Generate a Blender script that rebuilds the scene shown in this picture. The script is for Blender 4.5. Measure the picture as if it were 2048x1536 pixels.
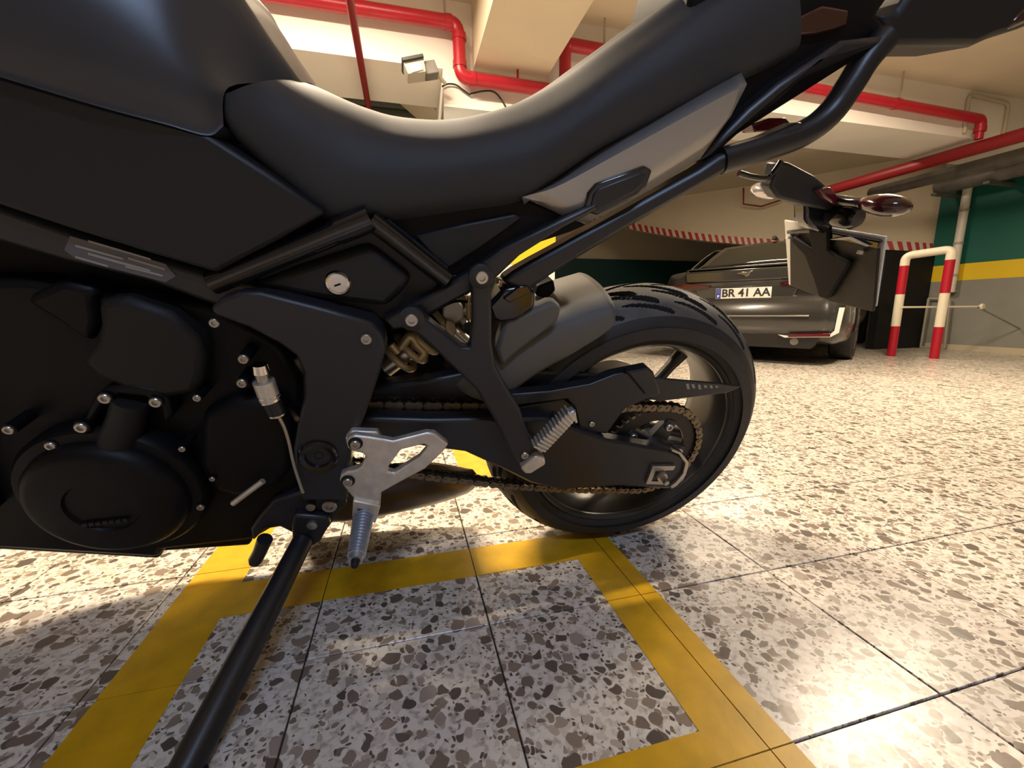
import bpy, bmesh, math, random
import numpy as np
from mathutils import Vector, Matrix
random.seed(7); np.random.seed(7)
sc = bpy.context.scene
for o in list(bpy.data.objects): bpy.data.objects.remove(o)
COL = sc.collection

# ------------------------------------------------------------------ camera
cam_d = bpy.data.cameras.new('camera'); cam = bpy.data.objects.new('camera', cam_d); COL.objects.link(cam)
cam_d.sensor_width = 36.0; cam_d.lens = 36.0 * 830.0 / 2048.0; cam_d.clip_start = 0.02; cam_d.clip_end = 60
PITCH, ROLL = math.radians(9.9), math.radians(-0.5)
fw = Vector((0, math.cos(PITCH), -math.sin(PITCH))); rt = Vector((1, 0, 0)); up = rt.cross(fw)
r2 = rt * math.cos(ROLL) + up * math.sin(ROLL); u2 = -rt * math.sin(ROLL) + up * math.cos(ROLL)
cam.matrix_world = Matrix(((r2.x, u2.x, -fw.x, 0), (r2.y, u2.y, -fw.y, 0), (r2.z, u2.z, -fw.z, 0.55), (0, 0, 0, 1)))
sc.camera = cam
# ------------------------------------------------------------------ world, exposure
w = bpy.data.worlds.new('world'); sc.world = w; w.use_nodes = True
w.node_tree.nodes['Background'].inputs[0].default_value = (0.75, 0.8, 1.0, 1)
w.node_tree.nodes['Background'].inputs[1].default_value = 0.02
sc.view_settings.view_transform = 'Standard'; sc.view_settings.look = 'None'
sc.view_settings.exposure = 0.4; sc.view_settings.gamma = 1.0; sc.view_settings.use_curve_mapping = False

ROT = math.radians(14.24)          # the garage and its tile grid are turned against the camera
def b2w(p): return Vector((p[0]*math.cos(ROT)-p[1]*math.sin(ROT), p[0]*math.sin(ROT)+p[1]*math.cos(ROT), p[2]))

# ------------------------------------------------------------------ materials
MATS = {}
def mat(name, col, rough=0.5, metal=0.0, coat=0.0, bump=0.0, bscale=200.0, vary=0.0, vscale=8.0, emit=None, estr=0.0, spec=0.5):
    m = bpy.data.materials.new(name); m.use_nodes = True; nt = m.node_tree; b = nt.nodes['Principled BSDF']
    b.inputs['Base Color'].default_value = (*col, 1); b.inputs['Roughness'].default_value = rough
    b.inputs['Metallic'].default_value = metal; b.inputs['Coat Weight'].default_value = coat
    b.inputs['Coat Roughness'].default_value = 0.08; b.inputs['Specular IOR Level'].default_value = spec
    if emit: b.inputs['Emission Color'].default_value = (*emit, 1); b.inputs['Emission Strength'].default_value = estr
    tc = nt.nodes.new('ShaderNodeNewGeometry')
    if vary > 0:
        n = nt.nodes.new('ShaderNodeTexNoise'); n.inputs['Scale'].default_value = vscale; n.inputs['Detail'].default_value = 5
        nt.links.new(tc.outputs['Position'], n.inputs['Vector'])
        r = nt.nodes.new('ShaderNodeMapRange'); r.inputs[1].default_value = 0.3; r.inputs[2].default_value = 0.7
        r.inputs[3].default_value = 1 - vary; r.inputs[4].default_value = 1 + vary; nt.links.new(n.outputs['Fac'], r.inputs[0])
        mx = nt.nodes.new('ShaderNodeMix'); mx.data_type = 'RGBA'; mx.blend_type = 'MULTIPLY'; mx.inputs[0].default_value = 1
        mx.inputs[6].default_value = (*col, 1); nt.links.new(r.outputs[0], mx.inputs[7]); nt.links.new(mx.outputs[2], b.inputs['Base Color'])
    if bump > 0:
        n = nt.nodes.new('ShaderNodeTexNoise'); n.inputs['Scale'].default_value = bscale; n.inputs['Detail'].default_value = 3
        nt.links.new(tc.outputs['Position'], n.inputs['Vector'])
        bp = nt.nodes.new('ShaderNodeBump'); bp.inputs['Strength'].default_value = bump; bp.inputs['Distance'].default_value = 0.002
        nt.links.new(n.outputs['Fac'], bp.inputs['Height']); nt.links.new(bp.outputs['Normal'], b.inputs['Normal'])
    MATS[name] = m; return m
mat('tank_paint', (0.030, 0.034, 0.043), 0.36, bump=0.02, bscale=900)
mat('panel_black', (0.013, 0.0145, 0.018), 0.46, bump=0.04, bscale=900, spec=0.35)
mat('seat_vinyl', (0.034, 0.037, 0.043), 0.58, bump=0.12, bscale=1400, spec=0.32)
mat('gloss_black', (0.008, 0.008, 0.011), 0.12, coat=0.5)
mat('satin_black', (0.014, 0.0155, 0.020), 0.34, bump=0.05, bscale=1200)
mat('cast_black', (0.018, 0.020, 0.025), 0.38, bump=0.1, bscale=1300)
mat('engine_black', (0.004, 0.0045, 0.006), 0.45, bump=0.08, bscale=700, spec=0.2)
mat('engine_grey', (0.015, 0.0155, 0.016), 0.5, bump=0.06, bscale=700, spec=0.25)
mat('deep_black', (0.003, 0.003, 0.004), 0.6, spec=0.2)
mat('silver_paint', (0.36, 0.355, 0.35), 0.32, metal=0.55, coat=0.5)
mat('brushed_alu', (0.74, 0.71, 0.66), 0.44, metal=0.75, bump=0.05, bscale=600, vary=0.12, vscale=60)
mat('peg_alu', (0.50, 0.55, 0.64), 0.38, metal=0.8)
mat('bolt_steel', (0.50, 0.47, 0.43), 0.3, metal=0.9)
mat('chrome', (0.75, 0.74, 0.72), 0.12, metal=1.0)
mat('zinc_gold', (0.45, 0.36, 0.22), 0.4, metal=0.6)
mat('rubber', (0.020, 0.020, 0.021), 0.6, bump=0.1, bscale=500, vary=0.15, vscale=30)
mat('rubber_tread', (0.095, 0.092, 0.086), 0.65, bump=0.12, bscale=500, vary=0.2, vscale=25)
mat('rubber_groove', (0.006, 0.006, 0.006), 0.8)
mat('hugger_plastic', (0.115, 0.112, 0.104), 0.55, bump=0.25, bscale=1500)
mat('rim_black', (0.030, 0.029, 0.028), 0.35)
mat('chain_steel', (0.26, 0.20, 0.13), 0.45, metal=0.8)
mat('chain_dark', (0.05, 0.045, 0.04), 0.45, metal=0.7)
mat('exhaust_steel', (0.10, 0.075, 0.055), 0.32, metal=0.8, vary=0.3, vscale=20)
mat('white_plastic', (0.72, 0.70, 0.66), 0.4)
mat('plate_white', (0.80, 0.78, 0.74), 0.35)
mat('plate_back', (0.028, 0.025, 0.021), 0.5, spec=0.3)
mat('sticker_grey', (0.10, 0.10, 0.115), 0.5)
mat('sticker_line', (0.30, 0.29, 0.28), 0.5)
mat('lens_red', (0.10, 0.006, 0.012), 0.12, coat=0.7)
mat('lens_dark_red', (0.035, 0.004, 0.006), 0.15, coat=0.7)
mat('lens_clear', (0.60, 0.58, 0.60), 0.12, metal=0.6, coat=0.6)
mat('spring_cream', (0.50, 0.40, 0.26), 0.4, metal=0.3)
# garage
mat('wall_cream', (0.72, 0.64, 0.50), 0.75, bump=0.15, bscale=60, vary=0.05, vscale=2)
mat('wall_white', (0.86, 0.83, 0.78), 0.75, bump=0.15, bscale=60, vary=0.04, vscale=2)
mat('ceiling_paint', (0.66, 0.58, 0.45), 0.8, bump=0.15, bscale=60, vary=0.05, vscale=2)
mat('wall_grey', (0.27, 0.27, 0.25), 0.7, vary=0.06, vscale=3)
mat('wall_yellow', (0.80, 0.56, 0.015), 0.6)
mat('wall_teal', (0.004, 0.115, 0.092), 0.55, vary=0.08, vscale=2)
mat('wall_teal_dark', (0.004, 0.055, 0.055), 0.55)
mat('pipe_red', (0.40, 0.012, 0.026), 0.32, vary=0.08, vscale=14)
mat('pipe_dark_red', (0.22, 0.010, 0.014), 0.45)
mat('rod_grey', (0.42, 0.39, 0.33), 0.5)
mat('conduit_cream', (0.55, 0.48, 0.36), 0.5)
mat('conduit_white', (0.75, 0.73, 0.70), 0.35)
mat('duct_grey', (0.16, 0.15, 0.14), 0.5, metal=0.3, vary=0.25, vscale=8)
mat('shutter_green', (0.075, 0.090, 0.082), 0.5)
mat('tape_red', (0.50, 0.03, 0.03), 0.5)
mat('tape_white', (0.75, 0.68, 0.60), 0.5)
mat('barrier_red', (0.42, 0.010, 0.028), 0.35)
mat('barrier_white', (0.78, 0.72, 0.58), 0.4)
mat('shade_black', (0.004, 0.004, 0.006), 0.8)
mat('grout', (0.050, 0.040, 0.032), 0.9, vary=0.2, vscale=30)
mat('lamp_body', (0.75, 0.75, 0.73), 0.5)
mat('lamp_warm', (0.9, 0.9, 0.85), 0.5, emit=(1.0, 0.82, 0.55), estr=6)
mat('lamp_cool', (0.9, 0.9, 0.95), 0.5, emit=(0.55, 0.72, 1.0), estr=4)
mat('cable_black', (0.02, 0.025, 0.022), 0.5)
# car
mat('car_paint', (0.050, 0.050, 0.050), 0.22, metal=0.5, coat=0.8)
mat('car_black', (0.010, 0.010, 0.010), 0.35)
mat('car_glass', (0.018, 0.018, 0.014), 0.06, coat=0.5)
mat('car_plate', (0.80, 0.78, 0.75), 0.4)
mat('car_blue', (0.02, 0.06, 0.42), 0.4)
mat('ink', (0.02, 0.02, 0.02), 0.6)

def terrazzo():
    m = bpy.data.materials.new('terrazzo'); m.use_nodes = True; nt = m.node_tree; N = nt.nodes; L = nt.links
    b = N['Principled BSDF']
    g = N.new('ShaderNodeNewGeometry')
    def mixc(f, a, c):
        x = N.new('ShaderNodeMix'); x.data_type = 'RGBA'
        for sk, v in ((0, f), (6, a), (7, c)):
            if hasattr(v, 'is_output') or hasattr(v, 'links'): L.new(v, x.inputs[sk])
            else: x.inputs[sk].default_value = v
        return x.outputs[2]
    def math_(op, a, c=None):
        x = N.new('ShaderNodeMath'); x.operation = op
        for i, v in enumerate((a, c)):
            if v is None: continue
            if hasattr(v, 'links'): L.new(v, x.inputs[i])
            else: x.inputs[i].default_value = v
        return x.outputs[0]
    warp = N.new('ShaderNodeTexNoise'); warp.inputs['Scale'].default_value = 70; warp.inputs['Detail'].default_value = 0
    L.new(g.outputs['Position'], warp.inputs['Vector'])
    vm = N.new('ShaderNodeVectorMath'); vm.operation = 'MULTIPLY_ADD'
    L.new(warp.outputs['Color'], vm.inputs[0]); vm.inputs[1].default_value = (0.011, 0.011, 0); L.new(g.outputs['Position'], vm.inputs[2])
    sep = N.new('ShaderNodeSeparateXYZ'); L.new(vm.outputs[0], sep.inputs[0])
    cmb = N.new('ShaderNodeCombineXYZ'); L.new(sep.outputs[0], cmb.inputs[0]); L.new(sep.outputs[1], cmb.inputs[1])
    # cement with pale marble dust
    n1 = N.new('ShaderNodeTexNoise'); n1.inputs['Scale'].default_value = 90; n1.inputs['Detail'].default_value = 6
    L.new(g.outputs['Position'], n1.inputs['Vector'])
    r1 = N.new('ShaderNodeValToRGB'); e = r1.color_ramp.elements
    e[0].position = 0.33; e[0].color = (0.44, 0.39, 0.33, 1); e[1].position = 0.52; e[1].color = (0.78, 0.73, 0.66, 1)
    L.new(n1.outputs['Fac'], r1.inputs[0])
    col = r1.outputs[0]
    def chips(col, scale, keep_lo, th0, th1, ramp):
        v = N.new('ShaderNodeTexVoronoi'); v.feature = 'DISTANCE_TO_EDGE'; v.inputs['Scale'].default_value = scale
        c = N.new('ShaderNodeTexVoronoi'); c.feature = 'F1'; c.inputs['Scale'].default_value = scale
        for x in (v, c): x.voronoi_dimensions = '2D'; L.new(cmb.outputs[0], x.inputs['Vector'])
        s = N.new('ShaderNodeSeparateColor'); L.new(c.outputs['Color'], s.inputs[0])
        thr = N.new('ShaderNodeMapRange'); L.new(s.outputs[0], thr.inputs[0]); thr.inputs[3].default_value = th0; thr.inputs[4].default_value = th1
        rad = N.new('ShaderNodeMapRange'); L.new(s.outputs[0], rad.inputs[0]); rad.inputs[3].default_value = 0.52; rad.inputs[4].default_value = 0.20
        d1 = math_('SUBTRACT', v.outputs['Distance'], thr.outputs[0])
        d2 = math_('SUBTRACT', rad.outputs[0], c.outputs['Distance'])
        d = math_('SMOOTH_MIN', d1, d2)
        d.node.inputs[2].default_value = 0.08
        f = N.new('ShaderNodeMapRange'); L.new(d, f.inputs[0]); f.inputs[1].default_value = -0.015; f.inputs[2].default_value = 0.02
        k = math_('GREATER_THAN', s.outputs[1], keep_lo)
        ff = math_('MULTIPLY', f.outputs[0], k)
        rr = N.new('ShaderNodeValToRGB'); rr.color_ramp.interpolation = 'CONSTANT'; el = rr.color_ramp.elements
        for i, (p, cc) in enumerate(ramp):
            q = el[i] if i < 2 else el.new(p)
            q.position = p; q.color = (*cc, 1)
        L.new(s.outputs[2], rr.inputs[0])
        return mixc(ff, col, rr.outputs[0])
    pale = [(0.0, (0.80, 0.76, 0.70)), (0.40, (0.66, 0.60, 0.52)), (0.70, (0.50, 0.43, 0.36)), (0.86, (0.30, 0.24, 0.19)), (0.94, (0.60, 0.55, 0.48))]
    dark = [(0.0, (0.22, 0.172, 0.138)), (0.3, (0.15, 0.12, 0.098)), (0.5, (0.30, 0.235, 0.185)), (0.72, (0.115, 0.095, 0.082)), (0.85, (0.38, 0.32, 0.27))]
    col = chips(col, 125, 0.60, 0.02, 0.15, dark)
    col = chips(col, 70, 0.40, 0.02, 0.15, pale)
    col = chips(col, 47, 0.55, 0.02, 0.16, dark)
    col = chips(col, 30, 0.76, 0.03, 0.18, dark)
    L.new(col, b.inputs['Base Color'])
    n2 = N.new('ShaderNodeTexNoise'); n2.inputs['Scale'].default_value = 3.0; n2.inputs['Detail'].default_value = 4
    L.new(g.outputs['Position'], n2.inputs['Vector'])
    r2_ = N.new('ShaderNodeMapRange'); L.new(n2.outputs['Fac'], r2_.inputs[0]); r2_.inputs[3].default_value = 0.18; r2_.inputs[4].default_value = 0.38
    L.new(r2_.outputs[0], b.inputs['Roughness'])
    n3 = N.new('ShaderNodeTexNoise'); n3.inputs['Scale'].default_value = 45; L.new(g.outputs['Position'], n3.inputs['Vector'])
    bp = N.new('ShaderNodeBump'); bp.inputs['Strength'].default_value = 0.12; bp.inputs['Distance'].default_value = 0.002
    L.new(n3.outputs['Fac'], bp.inputs['Height']); L.new(bp.outputs['Normal'], b.inputs['Normal'])
    MATS['terrazzo'] = m
terrazzo()
mat('paint_yellow', (0.70, 0.40, 0.010), 0.38, bump=0.08, bscale=70, vary=0.14, vscale=22)

# ------------------------------------------------------------------ mesh helpers
def link(o, parent=None):
    COL.objects.link(o)
    if parent: o.parent = parent
    return o
def obj(name, me, m, parent=None, label=None):
    o = bpy.data.objects.new(name, me)
    if m: me.materials.append(MATS[m])
    if label: o['label'] = label
    return link(o, parent)
def tag(o, label=None, cat=None, group=None, kind=None):
    if label: o['label'] = label
    if cat: o['category'] = cat
    if group: o['group'] = group
    if kind: o['kind'] = kind
    return o
def empty(name, loc=(0, 0, 0), rz=0.0, parent=None):
    o = bpy.data.objects.new(name, None); o.location = loc; o.rotation_euler = (0, 0, rz); o.empty_display_size = 0.1
    return link(o, parent)
def mesh_bm(name, bm, smooth=True, ang=38):
    bmesh.ops.recalc_face_normals(bm, faces=bm.faces)
    me = bpy.data.meshes.new(name); bm.to_mesh(me); bm.free()
    if smooth:
        for p in me.polygons: p.use_smooth = True
        me.set_sharp_from_angle(angle=math.radians(ang))
    return me
def bevel(o, w, seg=2, ang=35):
    if w > 0:
        b = o.modifiers.new('bevel', 'BEVEL'); b.width = w; b.segments = seg; b.limit_method = 'ANGLE'; b.angle_limit = math.radians(ang)
    return o
def prism_bm(outline, y0, y1, hole=None):
    bm = bmesh.new()
    vs = [bm.verts.new((x, y1, z)) for x, z in outline]
    if hole:
        es = [bm.edges.new((vs[i], vs[(i+1) % len(vs)])) for i in range(len(vs))]
        for h in (hole if isinstance(hole[0], list) else [hole]):
            hs = [bm.verts.new((x, y1, z)) for x, z in h]
            es += [bm.edges.new((hs[i], hs[(i+1) % len(hs)])) for i in range(len(hs))]
        bmesh.ops.triangle_fill(bm, use_beauty=True, use_dissolve=False, edges=es)
        fs = bm.faces[:]
    else:
        fs = [bm.faces.new(vs)]
    r = bmesh.ops.extrude_face_region(bm, geom=fs)
    for v in r['geom']:
        if isinstance(v, bmesh.types.BMVert): v.co.y = y0
    if not hole:
        pass
    return bm
def prism(name, outline, y0, y1, m, parent, bw=0.002, hole=None, label=None, taper=None):
    bm = prism_bm(outline, y0, y1, hole)
    if taper:                                    # pull the outer face in towards its centre
        cx = sum(p[0] for p in outline)/len(outline); cz = sum(p[1] for p in outline)/len(outline)
        for v in bm.verts:
            if abs(v.co.y-y0) < 1e-6: v.co.x = cx+(v.co.x-cx)*taper; v.co.z = cz+(v.co.z-cz)*taper
    o = obj(name, mesh_bm(name, bm), m, parent, label)
    return bevel(o, bw)
def box_bm(bm, lo, hi):
    r = bmesh.ops.create_cube(bm, size=1)
    for v in r['verts']:
        v.co = Vector([(lo[i]+hi[i])/2 + v.co[i]*(hi[i]-lo[i]) for i in range(3)])
    return r['verts']
def box(name, lo, hi, m, parent=None, bw=0.0, label=None, rz=None):
    bm = bmesh.new(); box_bm(bm, lo, hi)
    o = obj(name, mesh_bm(name, bm, smooth=False), m, parent, label)
    if rz is not None: o.rotation_euler = (0, 0, rz)
    return bevel(o, bw)
def catmull(pts, n):
    P = [Vector(p) for p in pts]
    if len(P) < 3: return [P[0].lerp(P[-1], i/(n-1)) for i in range(n)]
    P = [P[0]*2-P[1]] + P + [P[-1]*2-P[-2]]
    L = len(P)-3; out = []
    for i in range(n):
        t = i/(n-1)*L; k = min(int(t), L-1); t -= k
        a, b, c, d = P[k:k+4]
        out.append(0.5*((2*b) + (-a+c)*t + (2*a-5*b+4*c-d)*t*t + (-a+3*b-3*c+d)*t**3))
    return out
def tube_bm(bm, pts, rad, seg=12, cap=True, flat=1.0):
    n = len(pts); P = [Vector(p) for p in pts]; R = rad if isinstance(rad, (list, tuple)) else [rad]*n
    T = [(P[min(i+1, n-1)]-P[max(i-1, 0)]).normalized() for i in range(n)]
    ref = Vector((0, 1, 0)) if abs(T[0].y) < 0.9 else Vector((0, 0, 1))
    u = (ref - T[0]*ref.dot(T[0])).normalized(); rings = []
    for i in range(n):
        u = (u - T[i]*u.dot(T[i])).normalized(); v = T[i].cross(u)
        rings.append([bm.verts.new(P[i] + (u*math.cos(a)*flat + v*math.sin(a))*R[i]) for a in [2*math.pi*k/seg for k in range(seg)]])
    for i in range(n-1):
        for k in range(seg):
            bm.faces.new((rings[i][k], rings[i][(k+1) % seg], rings[i+1][(k+1) % seg], rings[i+1][k]))
    if cap: bm.faces.new(rings[0][::-1]); bm.faces.new(rings[-1])
def tube(name, pts, rad, m, parent=None, n=0, seg=12, label=None, flat=1.0, ang=50):
    if n:
        if isinstance(rad, (list, tuple)):
            k = len(rad); rad = [rad[min(int(i/(n-1)*(k-1)), k-2)]*(1-(i/(n-1)*(k-1) % 1 if i < n-1 else 1)) + rad[min(int(i/(n-1)*(k-1)), k-2)+1]*(i/(n-1)*(k-1) % 1 if i < n-1 else 1) for i in range(n)]
        pts = catmull(pts, n)
    bm = bmesh.new(); tube_bm(bm, pts, rad, seg, flat=flat)
    return obj(name, mesh_bm(name, bm, ang=ang), m, parent, label)
def lathe_bm(bm, prof, c, axis='y', seg=32):
    # prof: list of (radius, height along axis)
    rings = []
    for r, h in prof:
        ring = []
        for k in range(seg):
            a = 2*math.pi*k/seg; p = (r*math.cos(a), h, r*math.sin(a)) if axis == 'y' else (r*math.cos(a), r*math.sin(a), h)
            ring.append(bm.verts.new(Vector(c)+Vector(p)))
        rings.append(ring)
    for i in range(len(rings)-1):
        for k in range(seg): bm.faces.new((rings[i][k], rings[i][(k+1) % seg], rings[i+1][(k+1) % seg], rings[i+1][k]))
    if prof[0] == prof[-1]: return
    if prof[0][0] > 1e-6: bm.faces.new(rings[0][::-1])
    if prof[-1][0] > 1e-6: bm.faces.new(rings[-1])
def lathe(name, prof, c, m, parent=None, axis='y', seg=32, label=None, ang=38):
    bm = bmesh.new(); lathe_bm(bm, prof, c, axis, seg)
    bmesh.ops.remove_doubles(bm, verts=bm.verts, dist=1e-6)
    return obj(name, mesh_bm(name, bm, ang=ang), m, parent, label)
def grid(name, rows, m, parent=None, n=24, thick=0.0, sub=1, rowsn=0, label=None, ang=60):
    R = [catmull(r, n) for r in rows]
    if rowsn:
        cols = [catmull([R[i][k] for i in range(len(R))], rowsn) for k in range(n)]
        R = [[cols[k][i] for k in range(n)] for i in range(rowsn)]
    bm = bmesh.new(); V = [[bm.verts.new(p) for p in r] for r in R]
    for i in range(len(V)-1):
        for k in range(n-1): bm.faces.new((V[i][k], V[i][k+1], V[i+1][k+1], V[i+1][k]))
    o = obj(name, mesh_bm(name, bm, ang=ang), m, parent, label)
    if thick: s = o.modifiers.new('solid', 'SOLIDIFY'); s.thickness = thick; s.offset = 0
    return o
def add_copy(src, parent=None):
    c = src.copy(); COL.objects.link(c); c.parent = parent if parent else src.parent
    return c

# ================================================================== the setting
def st(name, lo, hi, m, bw=0.0):
    return tag(box(name, lo, hi, m, rz=ROT, bw=bw), kind='structure')
CEIL = 2.62
floor = st('floor', (-7, -4, -0.12), (10, 10, -0.004), 'grout')
# tiles: 300 nearest in view one by one, the rest joined
TS = 0.302; A0, B0 = -0.183, 0.949
def tile_bm(bm, ca, cb):
    g = 0.0015; h = TS/2-g; c = 0.0009
    lo = [bm.verts.new((ca+sx*h, cb+sy*h, -0.004)) for sx, sy in ((-1, -1), (1, -1), (1, 1), (-1, 1))]
    mi = [bm.verts.new((ca+sx*h, cb+sy*h, -c)) for sx, sy in ((-1, -1), (1, -1), (1, 1), (-1, 1))]
    hi = [bm.verts.new((ca+sx*(h-c), cb+sy*(h-c), 0)) for sx, sy in ((-1, -1), (1, -1), (1, 1), (-1, 1))]
    bm.faces.new(hi)
    for a, b in ((lo, mi), (mi, hi)):
        for k in range(4): bm.faces.new((a[k], a[(k+1) % 4], b[(k+1) % 4], b[k]))
bm = bmesh.new(); tile_bm(bm, 0, 0)
tile_me = mesh_bm('floor_tile', bm, smooth=False); tile_me.materials.append(MATS['terrazzo'])
cells = []
for i in range(-20, 32):
    for j in range(-15, 29):
        a, b = A0+(i+0.5)*TS, B0+(j+0.5)*TS
        if not (-6.8 < a < 9.8 and -3.8 < b < 9.8): continue
        wv = b2w((a, b, 0)); az = math.atan2(wv.x, wv.y)
        cells.append(((wv.length if abs(az) < 1.05 and wv.y > 0.1 else 50+wv.length), a, b))
cells.sort()
for d, a, b in cells[:298]:
    t = bpy.data.objects.new('floor_tile', tile_me); t.location = (a, b, random.uniform(-0.0003, 0.0003)); link(t, floor)
bm = bmesh.new()
for d, a, b in cells[298:]: tile_bm(bm, a, b)
tag(obj('floor_tiles', mesh_bm('floor_tiles', bm, smooth=False), 'terrazzo', floor), kind='stuff')
# painted bay lines, cut at the tile joints
def painted(name, a0, a1, b0, b1, label):
    def cuts(lo, hi, o):
        c = [lo]; k = math.ceil((lo-o)/TS)
        while o+k*TS < hi: c.append(o+k*TS); k += 1
        return c+[hi]
    ca, cb = cuts(a0, a1, A0), cuts(b0, b1, B0); bm = bmesh.new(); g = 0.0009
    for i in range(len(ca)-1):
        for j in range(len(cb)-1):
            if ca[i+1]-ca[i] < 3*g or cb[j+1]-cb[j] < 3*g: continue
            box_bm(bm, (ca[i]+(g if i else 0), cb[j]+(g if j else 0), -0.0012), (ca[i+1]-(g if i < len(ca)-2 else 0), cb[j+1]-(g if j < len(cb)-2 else 0), 0.0007))
    return obj(name, mesh_bm(name, bm, smooth=False), 'paint_yellow', floor, label)
painted('painted_line', -0.462, 0.457, 0.790, 0.895, 'yellow painted line running under the rear tyre')
painted('painted_line', -0.462, -0.356, -0.4, 0.790, 'yellow painted line beside the side stand')
painted('painted_line', -0.462, -0.356, 0.895, 3.0, 'yellow painted line passing under the engine')
painted('painted_line', 0.350, 0.457, -0.4, 0.28, 'yellow painted line of the bay side')
painted('painted_line', 0.350, 0.457, 0.388, 0.790, 'yellow painted line of the bay side by the tyre')
painted('painted_line', -0.354, 0.457, 0.281, 0.388, 'yellow painted cross line')
painted('painted_line', 0.16, 0.265, 1.29, 3.0, 'yellow painted line behind the motorcycle')

st('ceiling', (-7, -4, CEIL), (10, 10, CEIL+0.15), 'ceiling_paint')
st('wall_left', (-7.2, -4, 0), (-7, 10, CEIL), 'wall_cream')
st('wall_back', (-7, -4.2, 0), (10, -4, CEIL), 'wall_cream')
st('wall_far', (0.3, 9.4, 0), (10, 9.6, CEIL), 'wall_cream')
wf = st('wall_far_dado', (0.3, 9.36, 0), (10, 9.4, 1.76), 'wall_teal_dark')
st('wall_side', (10, 4.2, 0), (10.2, 9.6, CEIL), 'wall_cream')
wr = st('wall_right', (7.05, -4, 0), (7.25, 4.3, CEIL), 'wall_cream')
box('grey_band', (7.046, -4, 0.0), (7.05, 4.3, 0.90), 'wall_grey', wr)
box('yellow_band', (7.044, -4, 0.90), (7.05, 4.3, 1.11), 'wall_yellow', wr)
box('teal_band', (7.046, -4, 1.11), (7.05, 4.3, 2.20), 'wall_teal', wr)
st('baseboard_right', (7.02, -4, 0), (7.05, 4.2, 0.07), 'conduit_cream')
# left part: a wall with a dark roller shutter behind the beam
wl = st('wall_shutter', (-7, 4.3, 0), (0.5, 4.45, CEIL), 'wall_cream')
dr = tag(empty('door_1', (0, 0, 0), ROT), kind='structure')
box('shutter_frame', (-2.6, 4.27, 0), (0.36, 4.3, 2.50), 'wall_grey', dr)
sl = None
for k in range(26):
    z = 0.02+k*0.094
    if sl is None:
        bm = bmesh.new(); prof = [(4.268, 0), (4.262, 0.0), (4.245, 0.022), (4.240, 0.045), (4.245, 0.068), (4.262, 0.09), (4.268, 0.09)]
        L_ = [bm.verts.new((-2.5, y, zz)) for y, zz in prof]; R_ = [bm.verts.new((0.33, y, zz)) for y, zz in prof]
        for q in range(len(prof)-1): bm.faces.new((L_[q], R_[q], R_[q+1], L_[q+1]))
        sl = mesh_bm('slat', bm); sl.materials.append(MATS['shutter_green'])
    o = bpy.data.objects.new('slat', sl); o.location = (0, 0, z); link(o, dr)
# sloping underside of a stair flight behind the beam
bm = bmesh.new()
q = [(-0.505,3.8,2.73),(-0.136,3.8,2.551),(0.385,3.8,2.155),(0.437,3.8,2.11),(0.461,3.8,2.796),(-0.058,3.8,2.963)]
f1 = [bm.verts.new(p) for p in q]; fc = bm.faces.new(f1)
r = bmesh.ops.extrude_face_region(bm, geom=[fc])
for v in r['geom']:
    if isinstance(v, bmesh.types.BMVert): v.co.y = 4.24
for v in bm.verts: v.co.z = min(v.co.z, CEIL+0.02)
o = tag(obj('ceiling_stair_soffit', mesh_bm('stair', bm, smooth=False), 'wall_cream'), kind='structure'); o.rotation_euler = (0, 0, ROT)
# beams and pillar
st('ceiling_beam_across', (-7, 3.20, 2.20), (7.05, 3.77, CEIL+0.02), 'wall_white')
st('ceiling_beam_along', (0.55, -4, 2.21), (1.08, 3.21, CEIL+0.02), 'ceiling_paint')
pl = st('wall_pillar', (0.34, 3.201, 0), (1.17, 3.769, 2.21), 'wall_white')
box('yellow_band', (0.337, 3.197, 0.91), (1.173, 3.77, 1.125), 'wall_yellow', pl)
box('grey_band', (0.337, 3.198, 1.50), (1.0, 3.77, 1.965), 'wall_grey', pl)
# curved ramp parapet with hazard tape along its lower edge
TAPE = [(3.8842,8.5059,2.4353),(4.501,7.8335,2.1454),(4.9009,7.3193,1.9575),(5.2883,6.8084,1.7972),(5.6879,6.3974,1.6858),(6.0402,5.9985,1.5955),(6.4699,5.3736,1.4863),(6.8825,4.7531,1.3888),(7.2071,4.4128,1.3166),(7.3796,4.2658,1.2814)]
tp = catmull(TAPE, 60)
bm = bmesh.new(); lo = [bm.verts.new(p) for p in tp]; hi = [bm.verts.new((p[0], p[1], CEIL+0.02)) for p in tp]
lo2 = [bm.verts.new((p[0]+0.12, p[1]+0.12, p[2])) for p in tp]
for k in range(59):
    bm.faces.new((lo[k], lo[k+1], hi[k+1], hi[k])); bm.faces.new((lo[k], lo2[k], lo2[k+1], lo[k+1]))
o = tag(obj('wall_ramp', mesh_bm('ramp', bm), 'wall_cream'), kind='structure'); o.rotation_euler = (0, 0, ROT)
ht = tag(empty('hazard_tape', (0, 0, 0), ROT), 'red and white striped hazard tape along the curved ramp edge', 'tape')
tl = catmull(TAPE, 97)
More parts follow.
